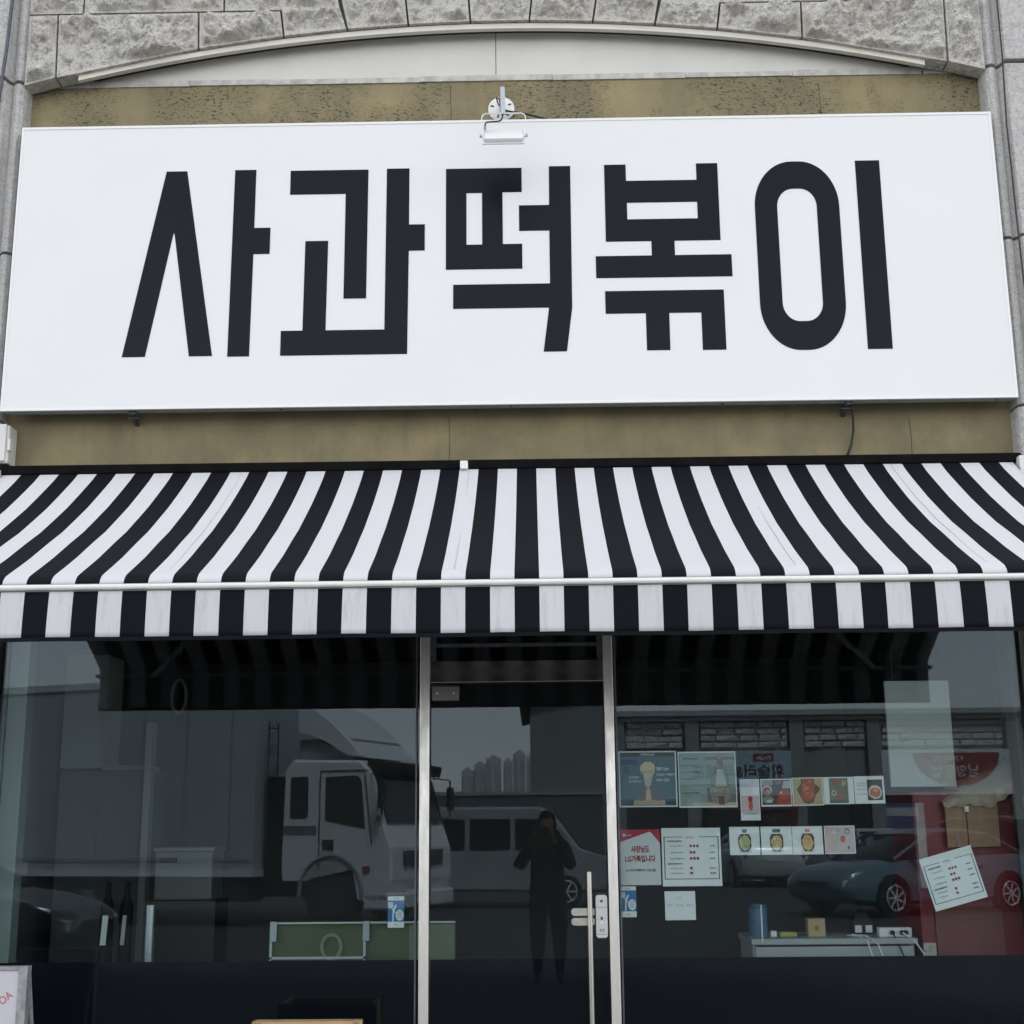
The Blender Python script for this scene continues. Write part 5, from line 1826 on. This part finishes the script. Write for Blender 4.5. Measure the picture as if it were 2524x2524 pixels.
def far_text(t, items, col, y=-26.95, bold=0.015, dy=0.004):
    for body, x0, x1, z0, z1 in items:
        b = MB()
        text_into(b, body, x0, x1, z0, z1, y + dy, bold, True)
        b.build('lettering', flat(col), t, fix=False)


t = far_sign('fascia_sign', 'blue grey fascia sign with black Korean lettering across the street', 3.55, 6.28, 2.26, 3.33, (0.38, 0.48, 0.55))
far_text(t, [('휘슬러&마체프', 3.85, 6.10, 2.68, 3.02)], (0.015, 0.015, 0.02))
b = MB()
b.box(5.35, 5.85, -26.952, -26.947, 3.08, 3.27)
b.build('logo_patch', flat((0.20, 0.01, 0.03)), t)
far_text(t, [('Fissler', 5.41, 5.79, 3.11, 3.24)], (0.7, 0.7, 0.7), dy=0.009)
b = MB()
b.box(3.55, 5.3, -26.952, -26.947, 2.27, 2.55)
b.build('phone_band', flat((0.05, 0.06, 0.07)), t)
far_text(t, [('031.949.0771', 3.75, 5.0, 2.33, 2.48)], (0.6, 0.62, 0.62), dy=0.009)
t = far_sign('fascia_sign', 'white fascia sign with a large red disc across the street', 8.48, 11.60, 2.24, 3.33, (0.62, 0.65, 0.68))
b = MB()
pts = [(10.3 + 1.05 * math.cos(2 * math.pi * k / 40), 3.25 + 0.80 * math.sin(2 * math.pi * k / 40)) for k in range(41)]
pts = [p_ for p_ in pts if p_[1] <= 3.325]
b.prism_xz(pts, -26.95, -26.942)
b.build('red_disc', flat((0.27, 0.025, 0.03)), t)
far_text(t, [('남양유업', 9.70, 10.80, 2.66, 2.96), ('대리점', 9.75, 10.45, 3.04, 3.18)], (0.6, 0.55, 0.55), dy=0.012)
t = far_sign('hanging_sign', 'small maroon sign with white Korean lettering below the blue grey fascia', 5.40, 6.35, 1.42, 2.02, (0.13, 0.012, 0.02), -26.85)
far_text(t, [('휘슬러', 5.50, 6.05, 1.62, 1.86)], (0.62, 0.60, 0.60), -26.85)
t = far_sign('wall_board', 'blue and white board beside the red disc shop', 8.5, 9.3, 1.35, 2.05, (0.05, 0.13, 0.27), -27.0)
b = MB()
b.box(8.5, 9.3, -27.003, -26.995, 1.75, 1.95)
b.build('stripe', flat((0.5, 0.53, 0.55)), t)
b = MB()
b.loft([[(4.15, -27.1, 2.20), (6.2, -27.1, 2.20), (6.2, -27.1, 2.25), (4.15, -27.1, 2.25)], [(4.15, -26.3, 1.90), (6.2, -26.3, 1.90), (6.2, -26.3, 1.94), (4.15, -26.3, 1.94)]])
tag(recentre(b.build('shop_awning', mat('maroon_canvas', (0.10, 0.03, 0.035), 0.8))), 'plain maroon awning below the blue grey fascia sign', 'awning')

gbld = thing('gabled_building', 'plain grey building with a sloping eave beside the shop row', 'building', (0.85, -29.0, 0))
b = MB()
b.box(-0.1, 1.75, -33, -26.8, 0, 4.5)
b.build('wall', mat('plain_grey_render', (0.21, 0.215, 0.22), 0.9, var=0.06, vscale=1), gbld)
b = MB()
b.prism_xz([(-0.35, 4.46), (1.85, 4.95), (1.85, 5.10), (-0.35, 4.60)], -33.2, -26.6)
b.prism_xz([(-0.1, 4.5), (1.75, 4.5), (1.75, 4.93)], -26.82, -26.79) if False else None
b.build('roof', mat('dark_eave', (0.05, 0.05, 0.055), 0.7), gbld)
for x in (0.35, 0.75, 1.15):
    b = MB()
    b.box(x, x + 0.05, -26.8, -26.7, 0.9, 2.3)
    b.build('downpipe', M_WPLAST, gbld)
# the row is the twin of the shop building: full size, on the far side of the car park
for o in list(COL.objects):
    if o.parent is None and o.name.split('.')[0] in ('shop_row', 'fascia_sign', 'hanging_sign', 'wall_board', 'shop_awning', 'gabled_building'):
        l_ = o.location.copy()
        o.location = (l_.x * 1.97, -60.0 + (l_.y + 27.0) * 1.97, 1.5 + 1.97 * (l_.z - 1.5))
        o.scale = (1.97, 1.97, 1.97)
b = MB()
b.box(-40, 2.3, -40.3, -40.0, 0, 2.65)
bw = b.build('boundary_wall', mat('dark_block_wall', (0.10, 0.105, 0.11), 0.9, var=0.15, vscale=1))
tag(recentre(bw), 'long dark boundary wall behind the van and the truck', 'wall')
b = MB()
b.box(-40.05, 2.35, -40.35, -39.95, 2.65, 2.78)
cp_ = b.build('coping', mat('pale_coping', (0.30, 0.30, 0.30), 0.8), bw)

# ---- far apartment towers
for i, (x, wd, h_) in enumerate(((-44, 8, 40), (-36, 7, 44), (-27, 10, 48), (-17.5, 6, 46), (-10, 8, 51), (-2, 7, 49))):
    lab = ['pale apartment tower at the far left end of the distant group', 'pale apartment tower second in the distant group beside the lowest one', 'pale apartment tower third in the distant group', 'pale apartment tower fourth in the distant group', 'tallest pale apartment tower of the distant group', 'pale apartment tower next to the gabled building'][i]
    at_ = thing('apartment_tower', lab, 'tower block', (x, -905, 0), group='distant apartment towers')
    b = MB()
    b.box(x - wd / 2, x + wd / 2, -912, -900, 0, h_)
    b.build('wall', mat('apartment_paint', (0.50, 0.51, 0.50), 0.9), at_)
    b = MB()
    b.box(x - wd / 5, x + wd / 5, -910, -903, h_, h_ + 1.8)
    b.build('roof_block', mat('apartment_roof', (0.40, 0.40, 0.40), 0.9), at_)
    for k in range(2):
        b = MB()
        xx = x + (-0.27 + 0.54 * k) * wd
        b.box(xx - wd * 0.16, xx + wd * 0.16, -900, -899.6, 3, h_ - 3)
        b.build('window_strip', mat('apartment_window', (0.36, 0.37, 0.38), 0.5), at_)

# ================================================================== THE PHOTOGRAPHER (seen in the door glass)
per = thing('person', 'person in a dark jacket holding up a phone with both hands', 'person', (0.12, -7.42, 0.0))
V, E_, RAD = [], [], []


def jv(x, y, z, r, par=None, r2=None):
    V.append((x, y, z))
    RAD.append((r, r2 or r))
    if par is not None:
        E_.append((par, len(V) - 1))
    return len(V) - 1


pel = jv(0, 0, 0.92, 0.175, None, 0.13)
wai = jv(0, 0.0, 1.06, 0.175, pel, 0.125)
che = jv(0, 0.0, 1.24, 0.185, wai, 0.13)
nkb = jv(0, 0.01, 1.38, 0.075, che)
nck = jv(0, 0.025, 1.44, 0.056, nkb)
hd1 = jv(0, 0.045, 1.515, 0.076, nck, 0.085)
hd2 = jv(0, 0.035, 1.59, 0.082, hd1, 0.09)
hd3 = jv(0, 0.03, 1.645, 0.055, hd2)
for s_ in (-1, 1):
    sh = jv(s_ * 0.175, 0.0, 1.335, 0.080, che)
    el = jv(s_ * 0.27 - 0.03, 0.10, 1.13, 0.066, sh)
    wrx = -0.135 if s_ < 0 else 0.045
    fa = jv((s_ * 0.27 - 0.03) * 0.6 + wrx * 0.4, 0.18, 1.27, 0.054, el)
    wr = jv(wrx, 0.285, 1.405, 0.029, fa)
    pm = jv(wrx + (0.0), 0.315, 1.445, 0.030, wr, 0.022)
    for k in range(4):
        f1 = jv(wrx - s_ * 0.006 * k + s_ * 0.012, 0.345, 1.435 + 0.022 * k, 0.0095, pm)
        f2 = jv(wrx - s_ * 0.022 - s_ * 0.004 * k, 0.366, 1.442 + 0.021 * k, 0.0085, f1)
        jv(wrx - s_ * 0.040, 0.366 - 0.003, 1.445 + 0.020 * k, 0.0075, f2)
    t1 = jv(wrx - s_ * 0.022, 0.315, 1.437, 0.0115, pm)
    jv(wrx - s_ * 0.045, 0.325, 1.446, 0.010, t1)
    hp = jv(s_ * 0.095, 0.0, 0.84, 0.12, pel)
    kn = jv(s_ * 0.11, 0.025, 0.48, 0.085, hp)
    cf = jv(s_ * 0.115, 0.0, 0.32, 0.075, kn)
    an = jv(s_ * 0.11, -0.02, 0.095, 0.042, cf)
    ft = jv(s_ * 0.118, 0.07, 0.045, 0.042, an, 0.036)
    jv(s_ * 0.125, 0.16, 0.035, 0.034, ft, 0.028)
me = bpy.data.meshes.new('body')
me.from_pydata(V, E_, [])
tmp = bpy.data.objects.new('body', me)
COL.objects.link(tmp)
sk = tmp.modifiers.new('skin', 'SKIN')
for i, sv in enumerate(me.skin_vertices[0].data):
    sv.radius = RAD[i]
    sv.use_root = (i == 0)
ss_ = tmp.modifiers.new('sub', 'SUBSURF')
ss_.levels = 2
ss_.render_levels = 2
bpy.context.view_layer.update()
dg = bpy.context.evaluated_depsgraph_get()
me2 = bpy.data.meshes.new_from_object(tmp.evaluated_get(dg))
bpy.data.objects.remove(tmp)
for m_ in (mat('dark_jacket', (0.010, 0.008, 0.009), 0.8, var=0.2, vscale=10), mat('skin_tone', (0.42, 0.26, 0.19), 0.5), mat('dark_trousers', (0.012, 0.013, 0.018), 0.8), mat('black_shoes', (0.01, 0.01, 0.01), 0.5)):
    me2.materials.append(m_)
for f_ in me2.polygons:
    c = f_.center
    f_.use_smooth = True
    f_.material_index = 1 if (c.z > 1.42 and c.y < 0.2) or (c.y > 0.285) else 3 if c.z < 0.10 else 2 if c.z < 0.86 else 0
for v_ in me2.vertices:
    if 0.1 < v_.co.z < 1.38:
        q_ = v_.co
        d_ = 0.012 * noise.noise(Vector((q_.x * 9, q_.y * 9, q_.z * 16))) + 0.006 * noise.noise(q_ * 30)
        v_.co = q_ + v_.normal * d_
body = bpy.data.objects.new('body', me2)
COL.objects.link(body)
body.parent = per
b = MB()
vs = []
for j in range(9):
    th = math.pi * 0.60 * j / 8
    for k in range(20):
        a = 2 * math.pi * k / 20
        rr_ = 1.0 + 0.03 * noise.noise(Vector((j, k * 0.7, 2)))
        low = 1.0 if math.sin(a) < 0.35 else 0.55      # open over the face
        vs.append((0.096 * rr_ * math.sin(th * low) * math.cos(a), 0.028 + 0.108 * rr_ * math.sin(th * low) * math.sin(a), 1.575 + 0.125 * math.cos(th * low)))
b.add(vs, [(j * 20 + k, j * 20 + (k + 1) % 20, (j + 1) * 20 + (k + 1) % 20, (j + 1) * 20 + k) for j in range(8) for k in range(20)])
b.build('hair', mat('black_hair', (0.008, 0.007, 0.007), 0.5), per, smooth=True, fix=False, world=False)
for s_ in (-1, 1):
    b = MB()
    b.lathe([(0.002, 0.0), (0.010, 0.004), (0.010, 0.006), (0.002, 0.010)], (s_ * 0.032, 0.122, 1.565), 'y', 10)
    b.build('eye', M_BLKPL, per, world=False)
    b = MB()
    b.obox((s_ * 0.090, 0.03, 1.55), (0.008, 0, 0), (0, 0.016, 0), (0, 0, 0.028))
    b.build('ear', MATS['skin_tone'], per, bevel=0.006, world=False)
b = MB()
b.loft([[(-0.008, 0.118, 1.57), (0.008, 0.118, 1.57), (0.0, 0.130, 1.57)], [(-0.016, 0.115, 1.525), (0.016, 0.115, 1.525), (0.0, 0.152, 1.530)]])
b.build('nose', MATS['skin_tone'], per, smooth=True, world=False)
b = MB()
b.obox((0, 0.121, 1.495), (0.022, 0, 0), (0, 0.006, 0), (0, 0, 0.005))
b.build('mouth', mat('lips', (0.30, 0.12, 0.10), 0.5), per, world=False)
ph = thing('phone', 'black phone held sideways in the photographer hands', 'phone', (0.065, -7.06, 1.462))
b = MB()
b.box(-0.018, 0.146, -7.068, -7.060, 1.450, 1.528)
b.build('case', M_BLKPL, ph, bevel=0.003)
for x in (0.0, 0.022):
    b = MB()
    b.lathe([(0.006, 0), (0.006, 0.0015)], (x, -7.0605, 1.5), 'y', 12)
    b.build('camera_lens', M_CARGL, ph)
